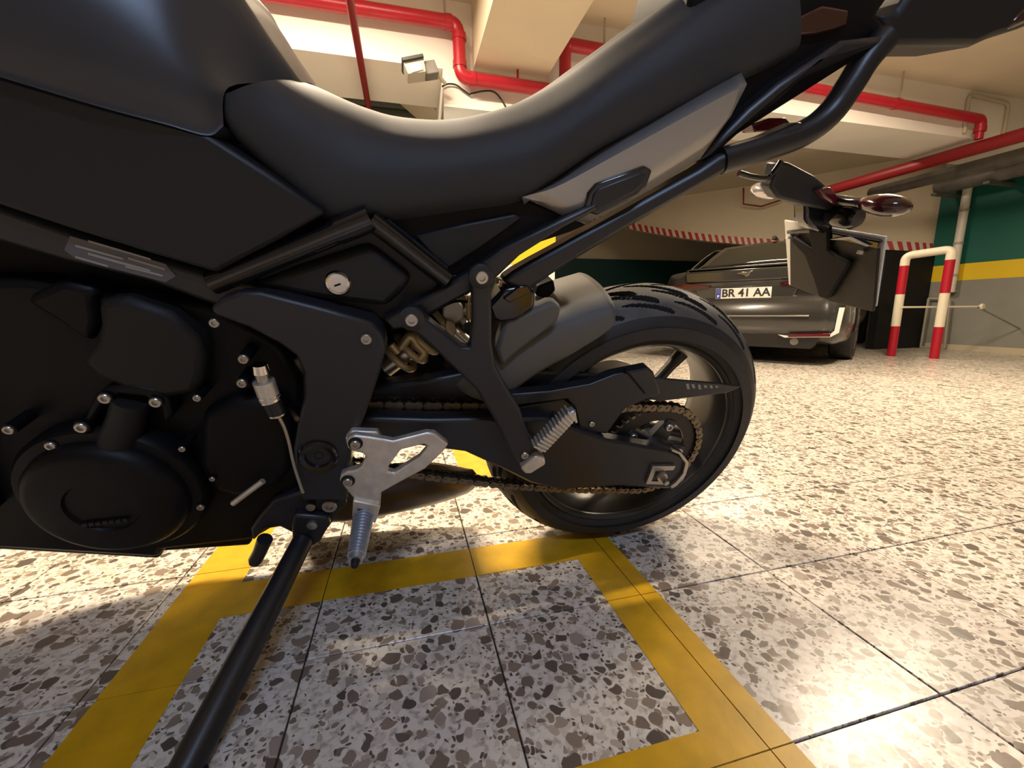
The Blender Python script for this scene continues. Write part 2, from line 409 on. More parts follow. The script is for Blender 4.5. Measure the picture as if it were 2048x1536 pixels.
for k in range(96):
    p, q2 = tl[k], tl[k+1]; off = Vector((-0.02, -0.02, 0)); hgt = 0.12; sh = (q2-p)*0.8
    bm = bmesh.new()
    V = [p+off, q2+off, q2+off-sh+Vector((0, 0, hgt)), p+off-sh+Vector((0, 0, hgt))]
    F = [bm.verts.new(v) for v in V]; G = [bm.verts.new(v+Vector((0.012, 0.012, 0))) for v in V]
    bm.faces.new(F); bm.faces.new(G[::-1])
    for i in range(4): bm.faces.new((F[i], G[i], G[(i+1) % 4], F[(i+1) % 4]))
    obj('tape_stripe', mesh_bm('tape_stripe', bm, smooth=False), 'tape_red' if k % 2 else 'tape_white', ht)
# solid black panel painting in the shaded gap beside the parked car
st('wall_shade_panel', (6.16, 4.26, 0), (7.05, 4.36, 1.27), 'shade_black')

# ------------------------------------------------------------------ pipes, rods, lamps
def bt(name, pts, r, m, label, cat, n=0, seg=14, group=None):
    o = tag(tube(name, pts, r, m, n=n, seg=seg), label, cat, group); o.rotation_euler = (0, 0, ROT); return o
def elbow(a, c, b, r, n=6):       # rounded corner at c from a to b
    A, C_, B_ = Vector(a), Vector(c), Vector(b)
    p = C_+(A-C_).normalized()*r; q = C_+(B_-C_).normalized()*r
    return [tuple(p*(1-t)**2+C_*2*t*(1-t)+q*t*t) for t in [i/n for i in range(n+1)]]
PB = 3.11
pp = [(-4, PB, 2.424)] + elbow((-4, PB, 2.424), (0.442, PB, 2.434), (0.446, PB, 2.1), 0.07) + elbow((0.446, PB, 2.43), (0.446, PB, 2.112), (1.1, PB, 2.105), 0.07) + \
     elbow((0.446, PB, 2.11), (1.20, PB, 2.105), (1.20, PB, 2.41), 0.06) + elbow((1.20, PB, 2.11), (1.20, PB, 2.415), (5, PB, 2.36), 0.06) + \
     elbow((1.20, PB, 2.415), (5.47, PB, 2.33), (5.47, PB, 2.1), 0.06) + [(5.47, PB, 2.26)]
rp = tag(empty('sprinkler_pipe', (0, 0, 0), ROT), 'long red sprinkler pipe that dips under the ceiling beam beside the pillar', 'pipe')
tube('pipe', pp, 0.042, 'pipe_red', rp, seg=18)
tube('riser', [(5.47, PB, 2.3), (5.47, PB, 2.155)], 0.032, 'pipe_red', rp, seg=12)
for p, ax in (((0.375, PB, 2.433), 'a'), ((0.446, PB, 2.355), 'z'), ((0.446, PB, 2.192), 'z'), ((0.53, PB, 2.111), 'a'), ((-0.23, PB, 2.433), 'a'), ((1.20, PB, 2.18), 'z'), ((4.36, PB, 2.352), 'a'), ((5.47, PB, 2.24), 'z')):
    v = Vector((0.02, 0, 0)) if ax == 'a' else Vector((0, 0, 0.02))
    tube('pipe_collar', [Vector(p)-v, Vector(p)+v], 0.047, 'pipe_red', rp, seg=18)
for a, z0 in ((0.355, 2.47), (0.85, 2.145), (1.50, 2.45), (4.40, 2.39)):
    tube('hanger_rod', [(a, PB, z0), (a, PB, CEIL if a != 0.85 else 2.212)], 0.008, 'rod_grey' if a != 0.85 else 'pipe_red', rp, seg=8)
bt('branch_pipe', [(-0.19, 0.8, 2.13), (-0.19, 4.24, 2.13)], 0.022, 'pipe_dark_red', 'thin dark red branch pipe crossing below the main sprinkler pipe', 'pipe')
mp = tag(empty('main_pipe', (0, 0, 0), ROT), 'thick dull red water main running along under the beams by the teal wall', 'pipe')
tube('pipe', [(5.52, 1.0, 2.09), (5.52, 4.9, 2.09)], 0.062, 'pipe_dark_red', mp, seg=18)
bt('drain_pipe', [(5.95, 1.5, 2.02), (5.95, 4.4, 2.02)], 0.07, 'duct_grey', 'grey drain pipe hanging beside the red water main', 'pipe')
tp2 = [(5.6183,6.2294,2.5592),(5.6245,6.2072,2.3009),(5.8182,6.0342,2.231),(5.9951,5.8243,2.2908)]
bt('pipe_hook', tp2, 0.014, 'pipe_dark_red', 'thin dark red pipe bracket hooked on the curved ramp wall', 'bracket', seg=8)
cd = [(5.39, 3.17, 2.23)]+elbow((5.39, 3.17, 2.2), (5.37, 3.17, 2.57), (5.9, 3.17, 2.56), 0.06)+elbow((5.37, 3.17, 2.57), (5.94, 3.17, 2.55), (5.94, 3.17, 2.2), 0.06)+[(5.94, 3.17, 2.23)]
cd = [(p[0], 3.182, p[2]) for p in cd]
bt('conduit_loop', cd, 0.016, 'conduit_cream', 'cream conduit bent into a hoop on the beam face', 'conduit')
ct = tag(empty('cable_duct', (0, 0, 0), ROT), 'dusty grey duct and cables along the top of the teal wall', 'duct')
tube('duct', [(6.72, 0.5, 2.08), (6.72, 4.15, 2.08)], 0.10, 'duct_grey', ct, seg=16)
tube('cable', [(6.55, 0.5, 2.16), (6.55, 2.5, 2.15), (6.56, 4.2, 2.16)], 0.03, 'conduit_cream', ct, n=14, seg=8)
for b in (2.4, 3.0, 3.6, 4.1): box('duct_bracket', (6.58, b-0.03, 1.955), (7.04, b+0.03, 1.985), 'duct_grey', ct)
dp = tag(empty('down_pipe', (0, 0, 0), ROT), 'shiny white down pipe fixed to the teal and yellow wall', 'pipe')
tube('pipe', [(6.96, 3.98, 0.75), (6.96, 3.98, 2.2)], 0.045, 'conduit_white', dp, seg=16)
for z in (0.95, 1.35, 1.75, 2.1): tube('pipe_clip', [(6.96, 3.98, z), (6.96, 3.98, z+0.03)], 0.05, 'rod_grey', dp, seg=16)
box('foot_bracket', (6.97, 3.95, 0.75), (7.043, 4.01, 0.78), 'rod_grey', dp)

# floodlight on the pillar
fl = tag(empty('floodlight', (0, 0, 0), ROT), 'small grey floodlight on an arm at the pillar top', 'lamp')
def fl_prism(name, q, b0, b1, m, bw=0.004):
    bm = prism_bm([(p[0], p[2]) for p in q], b1, b0)
    return bevel(obj(name, mesh_bm(name, bm), m, fl), bw)
fl_prism('housing', [(0.068,3.02,2.106),(0.197,3.02,2.148),(0.212,3.02,2.057),(0.098,3.02,2.03)], 2.98, 3.1, 'rod_grey')
fl_prism('visor', [(0.062,3,2.109),(0.193,3,2.148),(0.199,3,2.132),(0.071,3,2.093)], 2.96, 3.12, 'cable_black', 0.001)
fl_prism('lens', [(0.088,2.98,2.074),(0.185,2.98,2.105),(0.192,2.98,2.064),(0.123,2.98,2.039)], 2.972, 2.985, 'conduit_white', 0.001)
fl_prism('knuckle', [(0.203,3.02,2.128),(0.267,3.02,2.145),(0.296,3.02,2.073),(0.212,3.02,2.052)], 3.0, 3.09, 'duct_grey')
tube('arm', [(0.27, 3.05, 2.10), (0.345, 3.1, 2.06)], 0.012, 'rod_grey', fl, seg=8)
def cab(name, q, label, r=0.006, m='cable_black'):
    bt(name, q, r, m, label, 'cable', n=20, seg=8)
cab('loose_cable', [(0.329,3.18,2.078),(0.371,3.18,2.099),(0.426,3.18,2.099),(0.473,3.18,2.073),(0.522,3.18,2.046)], 'short loose black cable curling out at the pillar edge')
cab('drooping_cable', [(0.522,3.18,2.053),(0.622,3.18,2.082),(0.694,3.18,2.084),(0.744,3.18,2.044),(0.78,3.18,1.993)], 'black cable drooping down the white pillar below the red pipe')
# red and white hoop barrier
hb = tag(empty('hoop_barrier', (0, 0, 0), ROT), 'red and white banded hoop barrier standing by the teal wall', 'barrier')
P1, P2 = (5.50, 3.60), (5.64, 3.27)
for (a, b), zt in ((P1, 1.07), (P2, 1.10)):
    for z0, z1, m in ((0, 0.345, 'barrier_red'), (0.345, 0.705, 'barrier_white'), (0.705, zt-0.05, 'barrier_red')):
        tube('post_band', [(a, b, z0), (a, b, z1)], 0.042, m, hb, seg=18)
top = [(P1[0], P1[1], 1.02)]+elbow((*P1, 1.0), (*P1, 1.13), (*P2, 1.16), 0.06)+elbow((*P1, 1.13), (*P2, 1.16), (*P2, 1.0), 0.06)+[(P2[0], P2[1], 1.05)]
tube('top_rail', top, 0.0425, 'barrier_white', hb, seg=18)
gb = tag(empty('locking_bar', (0, 0, 0), ROT), 'thin white horizontal bar with a knob through the hoop barrier', 'bar')
tube('bar', [(5.48, 3.55, 0.56), (6.30, 3.30, 0.56)], 0.011, 'barrier_white', gb, seg=10)
lathe('knob', [(0.0, -0.02), (0.028, -0.015), (0.034, 0), (0.028, 0.015), (0.0, 0.02)], (6.31, 3.30, 0.56), 'barrier_white', gb)
tube('stay', [(6.25, 3.31, 0.56), (7.04, 3.31, 0.30)], 0.009, 'wall_grey', gb, seg=8)

q = [(6.985,4.221,0.678),(6.985,3.983,0.657),(6.985,3.956,0.033),(6.985,4.222,0.04)]
ff = tag(empty('steel_frame', (0, 0, 0), ROT), 'small grey steel frame leaning at the wall end behind the hoop barrier', 'frame')
q[2] = (q[2][0], q[2][1], 0.012); q[3] = (q[3][0], q[3][1], 0.012)
for k in range(4): tube('frame_bar', [q[k], q[(k+1) % 4]], 0.014, 'rod_grey', ff, seg=8)
# fluorescent battens
def batten(a, b, rz, label, tube_m, colr, watt, size=(1.25, 0.16)):
    e = tag(empty('ceiling_lamp', b2w((a, b, 0)), ROT+rz), label, 'lamp', 'fluorescent battens under the ceiling')
    box('housing', (-0.65, -0.07, CEIL-0.07), (0.65, 0.07, CEIL-0.004), 'lamp_body', e, 0.006)
    for s in (-1, 1):
        tube('lamp_tube', [(-0.61, s*0.035, CEIL-0.095), (0.61, s*0.035, CEIL-0.095)], 0.014, tube_m, e, seg=10)
        for k in (-1, 1): box('tube_holder', (k*0.62-0.012, s*0.035-0.018, CEIL-0.115), (k*0.62+0.012, s*0.035+0.018, CEIL-0.06), 'lamp_body', e)
    ld = bpy.data.lights.new('lamp_glow', 'AREA'); ld.shape = 'RECTANGLE'; ld.size, ld.size_y = size; ld.energy = watt; ld.color = colr
    lo_ = bpy.data.objects.new('lamp_glow', ld); lo_.location = (0, 0, CEIL-0.125); link(lo_, e)
WARM = (1.0, 0.81, 0.58)
batten(-0.55, 2.05, 0, 'fluorescent batten over the bay behind the motorcycle', 'lamp_warm', WARM, 118)
batten(3.3, 1.9, 0, 'fluorescent batten over the lane beside the motorcycle', 'lamp_warm', WARM, 92)
batten(4.0, 4.25, 0, 'added fill batten hidden behind the beam, brightening the far ramp wall', 'lamp_warm', WARM, 40)  # unseen fill lamp, added to lift the dim area beyond the beam
batten(0.3, -1.5, 0, 'cool white fluorescent batten over the front of the bay', 'lamp_cool', (0.46, 0.64, 1.0), 36, (1.25, 0.07))

# ================================================================== motorcycle (x forward, y to its left, z up; leaning on its side stand)
moto = empty('motorcycle')
moto.matrix_world = Matrix(((-0.97703765, 0.20084556, 0.07112314, 0.21606745), (-0.21306675, -0.92099622, -0.32614187, 1.01913009),
                            (0.0, -0.33380686, 0.94264149, 0.005416), (0, 0, 0, 1)))
tag(moto, 'matt black naked motorcycle leaning on its side stand', 'motorcycle')
MO = moto
# one bolt mesh, shared
bm = bmesh.new()
lathe_bm(bm, [(1.0, 0.0), (1.0, 0.55), (0.88, 0.7), (0.5, 0.7), (0.46, 0.3), (0.0001, 0.3)], (0, 0, 0), 'y', 20)
bolt_me = mesh_bm('bolt', bm); bolt_me.materials.append(MATS['bolt_steel'])
bm = bmesh.new()
lathe_bm(bm, [(1.0, 0.0), (1.0, 0.55), (0.88, 0.7), (0.5, 0.7), (0.46, 0.3), (0.0001, 0.3)], (0, 0, 0), 'y', 20)
bolt_dk = mesh_bm('bolt', bm); bolt_dk.materials.append(MATS['engine_grey'])
def bolt(p, r, parent=MO, name='bolt', dark=False):
    o = bpy.data.objects.new(name, bolt_dk if dark else bolt_me); o.location = p; o.scale = (r, r, r); return link(o, parent)

# ---------------------------------------------------------------- rear wheel
WX, WZ = -0.005, 0.314
wheel = empty('rear_wheel', (WX, 0, WZ), 0, MO)
NT, NS = 760, 130
def tyre():
    Rt = 0.315
    s = np.linspace(-1, 1, NS); al = s*1.42
    rr = Rt-0.088*(1-np.cos(al)); yy = 0.091*np.sin(al)/np.sin(1.42)
    side = np.array([[0.262, 0.089], [0.240, 0.082], [0.228, 0.074], [0.218, 0.070]])
    prof = np.concatenate([np.stack([side[::-1, 0], -side[::-1, 1]], 1), np.stack([rr, yy], 1), side])
    th = np.linspace(0, 2*np.pi, NT, endpoint=False)
    ps = np.concatenate([np.full(4, -9.0), s, np.full(4, 9.0)])
    dep = np.zeros((NT, len(ps)))
    pitch = 2*np.pi/18
    for side_s in (-1, 1):
        for (t0, t1, s0, s1, w0, w1) in ((0.00, 1.10, 0.00, 0.24, 0.018, 0.060), (0.40, 1.45, 0.20, 0.42, 0.018, 0.055), (0.75, 1.70, 0.42, 0.60, 0.016, 0.036)):
            for wrap in (0, 1):
                u = ((th/pitch) % 1.0)+wrap
                if side_s < 0: u = ((th/pitch+0.5) % 1.0)+wrap
                t = (u-t0)/(t1-t0); ok = (t >= 0) & (t <= 1)
                sc_ = s0+(s1-s0)*np.clip(t, 0, 1)**1.3; wd = w0+(w1-w0)*np.clip(t, 0, 1)
                wd = wd*np.sqrt(np.clip(1-((t-0.5)/0.5)**8, 0, 1))
                d = np.abs(ps[None, :]*side_s-sc_[:, None])
                hit = (d < wd[:, None]) & ok[:, None]
                dep[hit] = 0.006
    co = np.zeros((NT, len(ps), 3))
    r = prof[None, :, 0]-dep
    co[..., 0] = r*np.cos(th)[:, None]; co[..., 1] = prof[None, :, 1]*(1-dep*2); co[..., 2] = r*np.sin(th)[:, None]
    n = len(ps); idx = np.arange(NT*n).reshape(NT, n); nx = np.roll(idx, -1, 0)
    q = np.stack([idx[:, :-1], idx[:, 1:], nx[:, 1:], nx[:, :-1]], -1).reshape(-1, 4)
    me = bpy.data.meshes.new('tyre'); me.from_pydata(co.reshape(-1, 3).tolist(), [], q.tolist()); me.update()
    for p in me.polygons: p.use_smooth = True
    me.set_sharp_from_angle(angle=math.radians(40))
    hitf = (dep[:, :-1] > 0) | (dep[:, 1:] > 0) | (np.roll(dep, -1, 0)[:, :-1] > 0)
    tread = np.broadcast_to(np.abs((ps[:-1]+ps[1:])/2) < 0.66, hitf.shape)
    mi_ = np.where(hitf, 2, np.where(tread, 1, 0)).reshape(-1).astype(np.int32)
    return me, mi_
tme, tmi = tyre()
to_ = obj('tyre', tme, 'rubber', wheel)
for n_ in ('rubber_tread', 'rubber_groove'): tme.materials.append(MATS[n_])
tme.polygons.foreach_set('material_index', tmi)
rim = lathe('rim', [(0.231, 0.076), (0.226, 0.079), (0.221, 0.074), (0.214, 0.060), (0.207, 0.045), (0.203, 0.030), (0.202, 0.0), (0.203, -0.030), (0.207, -0.045), (0.214, -0.060), (0.221, -0.074), (0.226, -0.079), (0.231, -0.076),
             (0.218, -0.07), (0.213, -0.04), (0.209, 0), (0.213, 0.04), (0.218, 0.07), (0.231, 0.076)], (0, 0, 0), 'rim_black', wheel, seg=72)
for k in range(5):
    a0 = math.radians(121+72*k)
    for s in (0.3,):
        p = []
        for t in (0, 0.35, 0.7, 1.0):
            r = 0.05+0.155*t; a = a0+s*0.16*t**1.1
            p.append((r*math.cos(a), 0.01*(1-t), r*math.sin(a)))
        tube('spoke', p, [0.018, 0.013, 0.011, 0.015], 'rim_black', wheel, n=8, seg=8)
lathe('hub', [(0.0001, 0.075), (0.030, 0.075), (0.034, 0.06), (0.055, 0.04), (0.060, 0.0), (0.055, -0.05), (0.03, -0.08), (0.0001, -0.08)], (0, 0, 0), 'rim_black', wheel)
lathe('brake_disc', [(0.075, -0.092), (0.11, -0.092), (0.11, -0.097), (0.075, -0.097), (0.075, -0.092)], (0, 0, 0), 'bolt_steel', wheel, seg=48)

# ---------------------------------------------------------------- sprocket and chain
SX, SZ, SR = -0.034, 0.303, 0.1085
spk = empty('rear_sprocket', (SX, 0.094, SZ), 0, MO)
def gear(n, r0, r1):
    o = []
    for k in range(n):
        for j, (f, r) in enumerate(((0.0, r0), (0.25, r0), (0.42, r1), (0.58, r1), (0.75, r0))):
            a = 2*math.pi*(k+f)/n; o.append((r*math.cos(a), r*math.sin(a)))
    return o
def circ(n, r, cx=0, cz=0): return [(cx+r*math.cos(2*math.pi*k/n), cz+r*math.sin(2*math.pi*k/n)) for k in range(n)]
prism('toothed_ring', gear(44, 0.101, 0.111), -0.003, 0.003, 'chain_dark', spk, 0, hole=circ(40, 0.076))
for k in range(5):
    a = math.radians(40+72*k); c, s = math.cos(a), math.sin(a)
    q = [(0.028, -0.022), (0.070, -0.014), (0.082, -0.010), (0.082, 0.010), (0.070, 0.014), (0.028, 0.022)]
    prism('carrier_arm', [(x*c-z*s, x*s+z*c) for x, z in q], -0.012, 0.006, 'satin_black', spk, 0.002)
    bolt((0.066*c, 0.006, 0.066*s), 0.0085, spk)
lathe('carrier_hub', [(0.0001, 0.014), (0.030, 0.014), (0.040, 0.004), (0.042, -0.02), (0.0001, -0.02)], (0, 0, 0), 'satin_black', spk)
FX, FZ, FR = 0.615, 0.41, 0.052
def chain_path(n):
    dx, dz = FX-SX, FZ-SZ; D = math.hypot(dx, dz); base = math.atan2(dz, dx); ph = math.acos((SR-FR)/D)
    pts = []
    a_top, a_bot = base+ph, base-ph
    s1 = (SX+SR*math.cos(a_top), SZ+SR*math.sin(a_top)); f1_ = (FX+FR*math.cos(a_top), FZ+FR*math.sin(a_top))
    f2 = (FX+FR*math.cos(a_bot), FZ+FR*math.sin(a_bot)); s2 = (SX+SR*math.cos(a_bot), SZ+SR*math.sin(a_bot))
    def seg(p, q, m, sag=0): return [(p[0]+(q[0]-p[0])*i/m, p[1]+(q[1]-p[1])*i/m-sag*4*(i/m)*(1-i/m)) for i in range(m)]
    pts += seg(s1, f1_, 200)
    pts += [(FX+FR*math.cos(a_top-(a_top-a_bot)*i/60), FZ+FR*math.sin(a_top-(a_top-a_bot)*i/60)) for i in range(60)]
    pts += seg(f2, s2, 200, 0.022)
    pts += [(SX+SR*math.cos(a_bot-(2*math.pi-(a_top-a_bot))*i/120), SZ+SR*math.sin(a_bot-(2*math.pi-(a_top-a_bot))*i/120)) for i in range(121)]
    P = np.array(pts); L_ = np.concatenate([[0], np.cumsum(np.hypot(*np.diff(P, axis=0).T))])
    N = int(round(L_[-1]/0.0159)); N -= N % 2; s = np.linspace(0, L_[-1], N, endpoint=False)
    return np.stack([np.interp(s, L_, P[:, 0]), np.interp(s, L_, P[:, 1])], 1)
cp = chain_path(0)
def link_mesh(wide, m):
    bm = bmesh.new(); p = 0.0159; h = 0.0078
    out = [(-h*0.7, h*0.75), (0, h), (p*0.5, h*0.72), (p, h), (p+h*0.7, h*0.75), (p+h, 0), (p+h*0.7, -h*0.75), (p, -h), (p*0.5, -h*0.72), (0, -h), (-h*0.7, -h*0.75), (-h, 0)]
    yo = 0.0085 if wide else 0.0055
    for s in (-1, 1):
        y0, y1 = s*yo-0.0011, s*yo+0.0011
        a = [bm.verts.new((x, y0, z)) for x, z in out]; b = [bm.verts.new((x, y1, z)) for x, z in out]
        bm.faces.new(a); bm.faces.new(b[::-1])
        for i in range(12): bm.faces.new((a[i], a[(i+1) % 12], b[(i+1) % 12], b[i]))
    for cx in ((0, p) if wide else ()):
        lathe_bm(bm, [(0.0038, -0.0115), (0.0038, 0.0115)], (cx, 0, 0), 'y', 8)
    me = mesh_bm('chain_link', bm, smooth=False); me.materials.append(MATS[m]); return me
lm = [link_mesh(True, 'chain_steel'), link_mesh(False, 'chain_dark')]
chain = empty('drive_chain', (0, 0, 0), 0, MO)
for i in range(len(cp)):
    p, q = cp[i], cp[(i+1) % len(cp)]
    o = bpy.data.objects.new('chain_link', lm[i % 2]); o.location = (p[0], 0.094, p[1]); o.rotation_euler = (0, -math.atan2(q[1]-p[1], q[0]-p[0]), 0); link(o, chain)

# ---------------------------------------------------------------- swingarm
prism('swingarm', [(0.5409,0.4579),(0.4195,0.4439),(0.3117,0.4378),(0.223,0.4311),(0.1535,0.3996),(0.0949,0.3741),(-0.0529,0.3322),(-0.0885,0.3146),(-0.1067,0.285),(-0.1036,0.2442),(-0.0724,0.2285),(0.0444,0.252),(0.1738,0.2582),(0.2372,0.2844),(0.2976,0.3281),(0.3618,0.3714),(0.4376,0.3918),(0.5465,0.4102)], 0.108, 0.14, 'satin_black', MO, 0.006)
prism('swingarm_brace', [(0.5138,0.4788),(0.4161,0.4881),(0.3097,0.5074),(0.2049,0.4961),(0.0708,0.4797),(0.0707,0.427),(0.2924,0.4248),(0.5188,0.4269)], 0.05, 0.085, 'satin_black', MO, 0.006)
prism('chain_slider', [(0.5128,0.448),(0.3114,0.4273),(0.2703,0.4179),(0.2694,0.4049),(0.3108,0.4124),(0.5147,0.4284)], 0.07, 0.115, 'gloss_black', MO, 0.003)
prism('swingarm_right', [(0.56, 0.44), (0.3, 0.42), (-0.02, 0.35), (-0.07, 0.30), (-0.03, 0.26), (0.25, 0.32), (0.56, 0.37)], -0.15, -0.11, 'satin_black', MO, 0.006)
ax = empty('axle_adjuster', (0, 0, 0), 0, MO)
prism('end_plate', [(-0.0449,0.3439),(-0.068,0.3329),(-0.0946,0.3045),(-0.0978,0.2709),(-0.085,0.2422),(-0.0741,0.2353),(-0.0696,0.2428),(-0.0797,0.2526),(-0.0897,0.2746),(-0.0871,0.3027),(-0.0649,0.3282),(-0.0456,0.3377)], 0.139, 0.146, 'bolt_steel', ax, 0.001)
prism('axle_block', [(-0.0131,0.304),(-0.0658,0.2994),(-0.0634,0.2879),(-0.0234,0.2899),(-0.0199,0.2637),(-0.0616,0.2572),(-0.0591,0.2493),(-0.0091,0.257)], 0.139, 0.147, 'bolt_steel', ax, 0.001)
prism('block_core', [(-0.0258,0.287),(-0.066,0.285),(-0.0642,0.2541),(-0.0222,0.2607)], 0.139, 0.144, 'satin_black', ax, 0.001)
_p = [(-0.0372,0.15,0.2777)][0]
lathe('axle_nut', [(0.0001, 0.028), (0.006, 0.028), (0.0062, 0.012), (0.012, 0.012), (0.012, 0.0), (0.0001, 0.0)], (_p[0], 0.143, _p[2]), 'bolt_steel', ax, seg=6, ang=20)
# chain guard
cg = prism('chain_guard', [(0.2919,0.4749),(0.2146,0.4774),(0.1427,0.4875),(0.1007,0.5043),(0.0359,0.5154),(0.0237,0.5058),(-0.0023,0.4597),(0.0201,0.4513),(0.0642,0.4313),(0.0889,0.3766),(0.1461,0.3872),(0.1638,0.4413),(0.1804,0.4591),(0.2748,0.4519)], 0.10, 0.125, 'satin_black', MO, 0.003)
bolt([(0.126,0.125,0.4037)][0], 0.0055, cg); bolt([(0.1984,0.116,0.424)][0], 0.005, cg, dark=True)
prism('guard_bracket', [(0.2677,0.4426),(0.1835,0.4559),(0.1676,0.4434),(0.1521,0.3962),(0.1809,0.3757),(0.2482,0.3702),(0.2642,0.3941)], 0.10, 0.116, 'satin_black', cg, 0.003)
gbld = prism('guard_blade', [(0.0176,0.4863),(-0.1381,0.4656),(-0.1917,0.456),(-0.1633,0.4427),(-0.0193,0.4319),(0.0054,0.4369)], 0.102, 0.108, 'satin_black', cg, 0.002)
marks = [(-0.0614,0.4693),(-0.068,0.4689),(-0.0739,0.4565),(-0.0684,0.4568),(-0.0738,0.4675),(-0.0804,0.4672),(-0.0854,0.4581),(-0.0799,0.4584),(-0.0885,0.4657),(-0.094,0.4654),(-0.0995,0.4551),(-0.0939,0.4554),(-0.1022,0.4639),(-0.1089,0.4635),(-0.1119,0.4578),(-0.1052,0.4581),(-0.1157,0.4631),(-0.1213,0.4628),(-0.1248,0.4559),(-0.1191,0.4562),(-0.1285,0.4613),(-0.1342,0.461),(-0.1369,0.4564),(-0.1312,0.4567)]
for k in range(0, len(marks), 4):
    prism('warning_print', marks[k:k+4], 0.108, 0.1088, 'sticker_line', gbld, 0)
prism('slot', [(0.0833,0.5132),(0.0787,0.514),(0.0302,0.4646),(0.0338,0.4627)], 0.12, 0.1265, 'deep_black', cg, 0)

# ---------------------------------------------------------------- hugger
def hug(deg, r, y):
    k = 1.028+0.115*max(0.0, (69-deg)/27.0)**1.35; th = math.radians(deg)
    return (WX+r*k*math.cos(th), y, WZ+r*k*math.sin(th))
rows = []
prof = [(-0.103, 0.262), (-0.107, 0.285), (-0.102, 0.310), (-0.080, 0.326), (-0.040, 0.334), (0.0, 0.336), (0.040, 0.334), (0.080, 0.326), (0.102, 0.310), (0.107, 0.285), (0.103, 0.262)]
for y, r in prof:
    hi_ = 70-9*(0.336-r)/0.074*max(0.3, (0.336-r)/0.074)-14*max(0, (0.29-r)/0.03)**2
    rows.append([hug(23+(hi_-23)*i/11, r, y) for i in range(12)])
hg = grid('rear_hugger', rows, 'hugger_plastic', MO, n=30, rowsn=40, thick=0.004, ang=80)
prism('cheek', [(0.3022,0.5937),(0.2957,0.6043),(0.2302,0.6336),(0.2172,0.6336),(0.2084,0.623),(0.2131,0.6006),(0.2719,0.5525),(0.3001,0.5237),(0.3115,0.5555)], 0.085, 0.118, 'hugger_plastic', hg, 0.012)

# ---------------------------------------------------------------- fuel tank
tk = [[(0.891,0.16,0.8901),(0.8339,0.166,0.8774),(0.7856,0.168,0.8652),(0.7158,0.168,0.8484),(0.667,0.164,0.8382),(0.6337,0.158,0.8309),(0.6196,0.15,0.8397)],
      [(0.8673,0.166,0.9236),(0.8125,0.173,0.9102),(0.7671,0.176,0.8952),(0.7011,0.174,0.8813),(0.6557,0.167,0.8721),(0.6309,0.158,0.8672),(0.6151,0.146,0.8638)],
      [(0.8489,0.16,0.9667),(0.7974,0.166,0.9525),(0.7533,0.168,0.9399),(0.6912,0.158,0.934),(0.6529,0.148,0.9233),(0.6291,0.138,0.9032),(0.6092,0.126,0.8757)],
      [(0.8377,0.13,1.0361),(0.7891,0.135,1.0192),(0.747,0.135,1.0068),(0.689,0.124,0.9924),(0.6444,0.114,0.975),(0.6135,0.106,0.9402),(0.5856,0.098,0.8829)],
      [(0.8484,0.085,1.0899),(0.7992,0.085,1.0789),(0.756,0.085,1.065),(0.6808,0.083,1.0458),(0.6227,0.082,1.0084),(0.5996,0.081,0.9552),(0.5817,0.08,0.926),(0.557,0.078,0.8886)]]
last = [(0.8633,0.045,1.128),(0.8116,0.045,1.1177),(0.7664,0.045,1.1043),(0.6807,0.045,1.0802),(0.6177,0.055,1.0141),(0.5969,0.06,0.9594),(0.5786,0.06,0.9298),(0.5523,0.06,0.8905)]
tk = [[(p[0], p[1]-0.06, p[2]-0.012) for p in tk[0]], [(p[0], p[1]-0.004, p[2]-0.004) for p in tk[0]]]+tk
tk.append(last)
tk.append([(p[0], 0.0, p[2]+0.004) for p in last])
def cap_front(r):
    zs = [(p[0], p[1], min(p[2], 0.985-0.25*max(0, p[0]-0.80))) for p in r]
    f0 = zs[0]; c0 = (0.99, 0.0, 0.84)
    mixp = lambda k, dx: (f0[0]+(c0[0]-f0[0])*k+dx, f0[1]*(1-k), f0[2]+(c0[2]-f0[2])*k)
    return [mixp(0.97, 0.05), mixp(0.55, 0.06), mixp(0.2, 0.035)]+zs
tk = [cap_front(r) for r in tk]
mir = [[(p[0], -p[1], p[2]) for p in r] for r in tk[:-1]][::-1]
grid('fuel_tank', tk+mir, 'tank_paint', MO, n=46, rowsn=44, ang=80)
prism('tank_side_panel', [(0.891,0.8901),(0.8387,0.8772),(0.7915,0.8642),(0.7206,0.8471),(0.6691,0.837),(0.6364,0.8298),(0.5862,0.7968),(0.5308,0.7561),(0.5846,0.726),(0.6626,0.6853),(0.7225,0.706),(0.7848,0.7288),(0.8401,0.7513),(0.9056,0.7782),(0.9436,0.7944)], 0.09, 0.160, 'panel_black', MO, 0.005)
prism('tank_side_panel_right', [(0.63, 0.83), (0.95, 0.91), (0.95, 0.73), (0.66, 0.66), (0.54, 0.75)], -0.16, -0.09, 'panel_black', MO, 0.005)

prism('airbox_filler', [(0.8842,0.8885),(0.8427,0.8639),(0.6702,0.8243),(0.5508,0.747),(0.449,0.7381),(0.3809,0.6735),(0.4878,0.5962),(0.6114,0.5328),(0.7211,0.5843),(1.0147,0.6164)], -0.085, 0.085, 'deep_black', MO, 0.004)  # black filler added to stop light leaking between tank, seat and frame
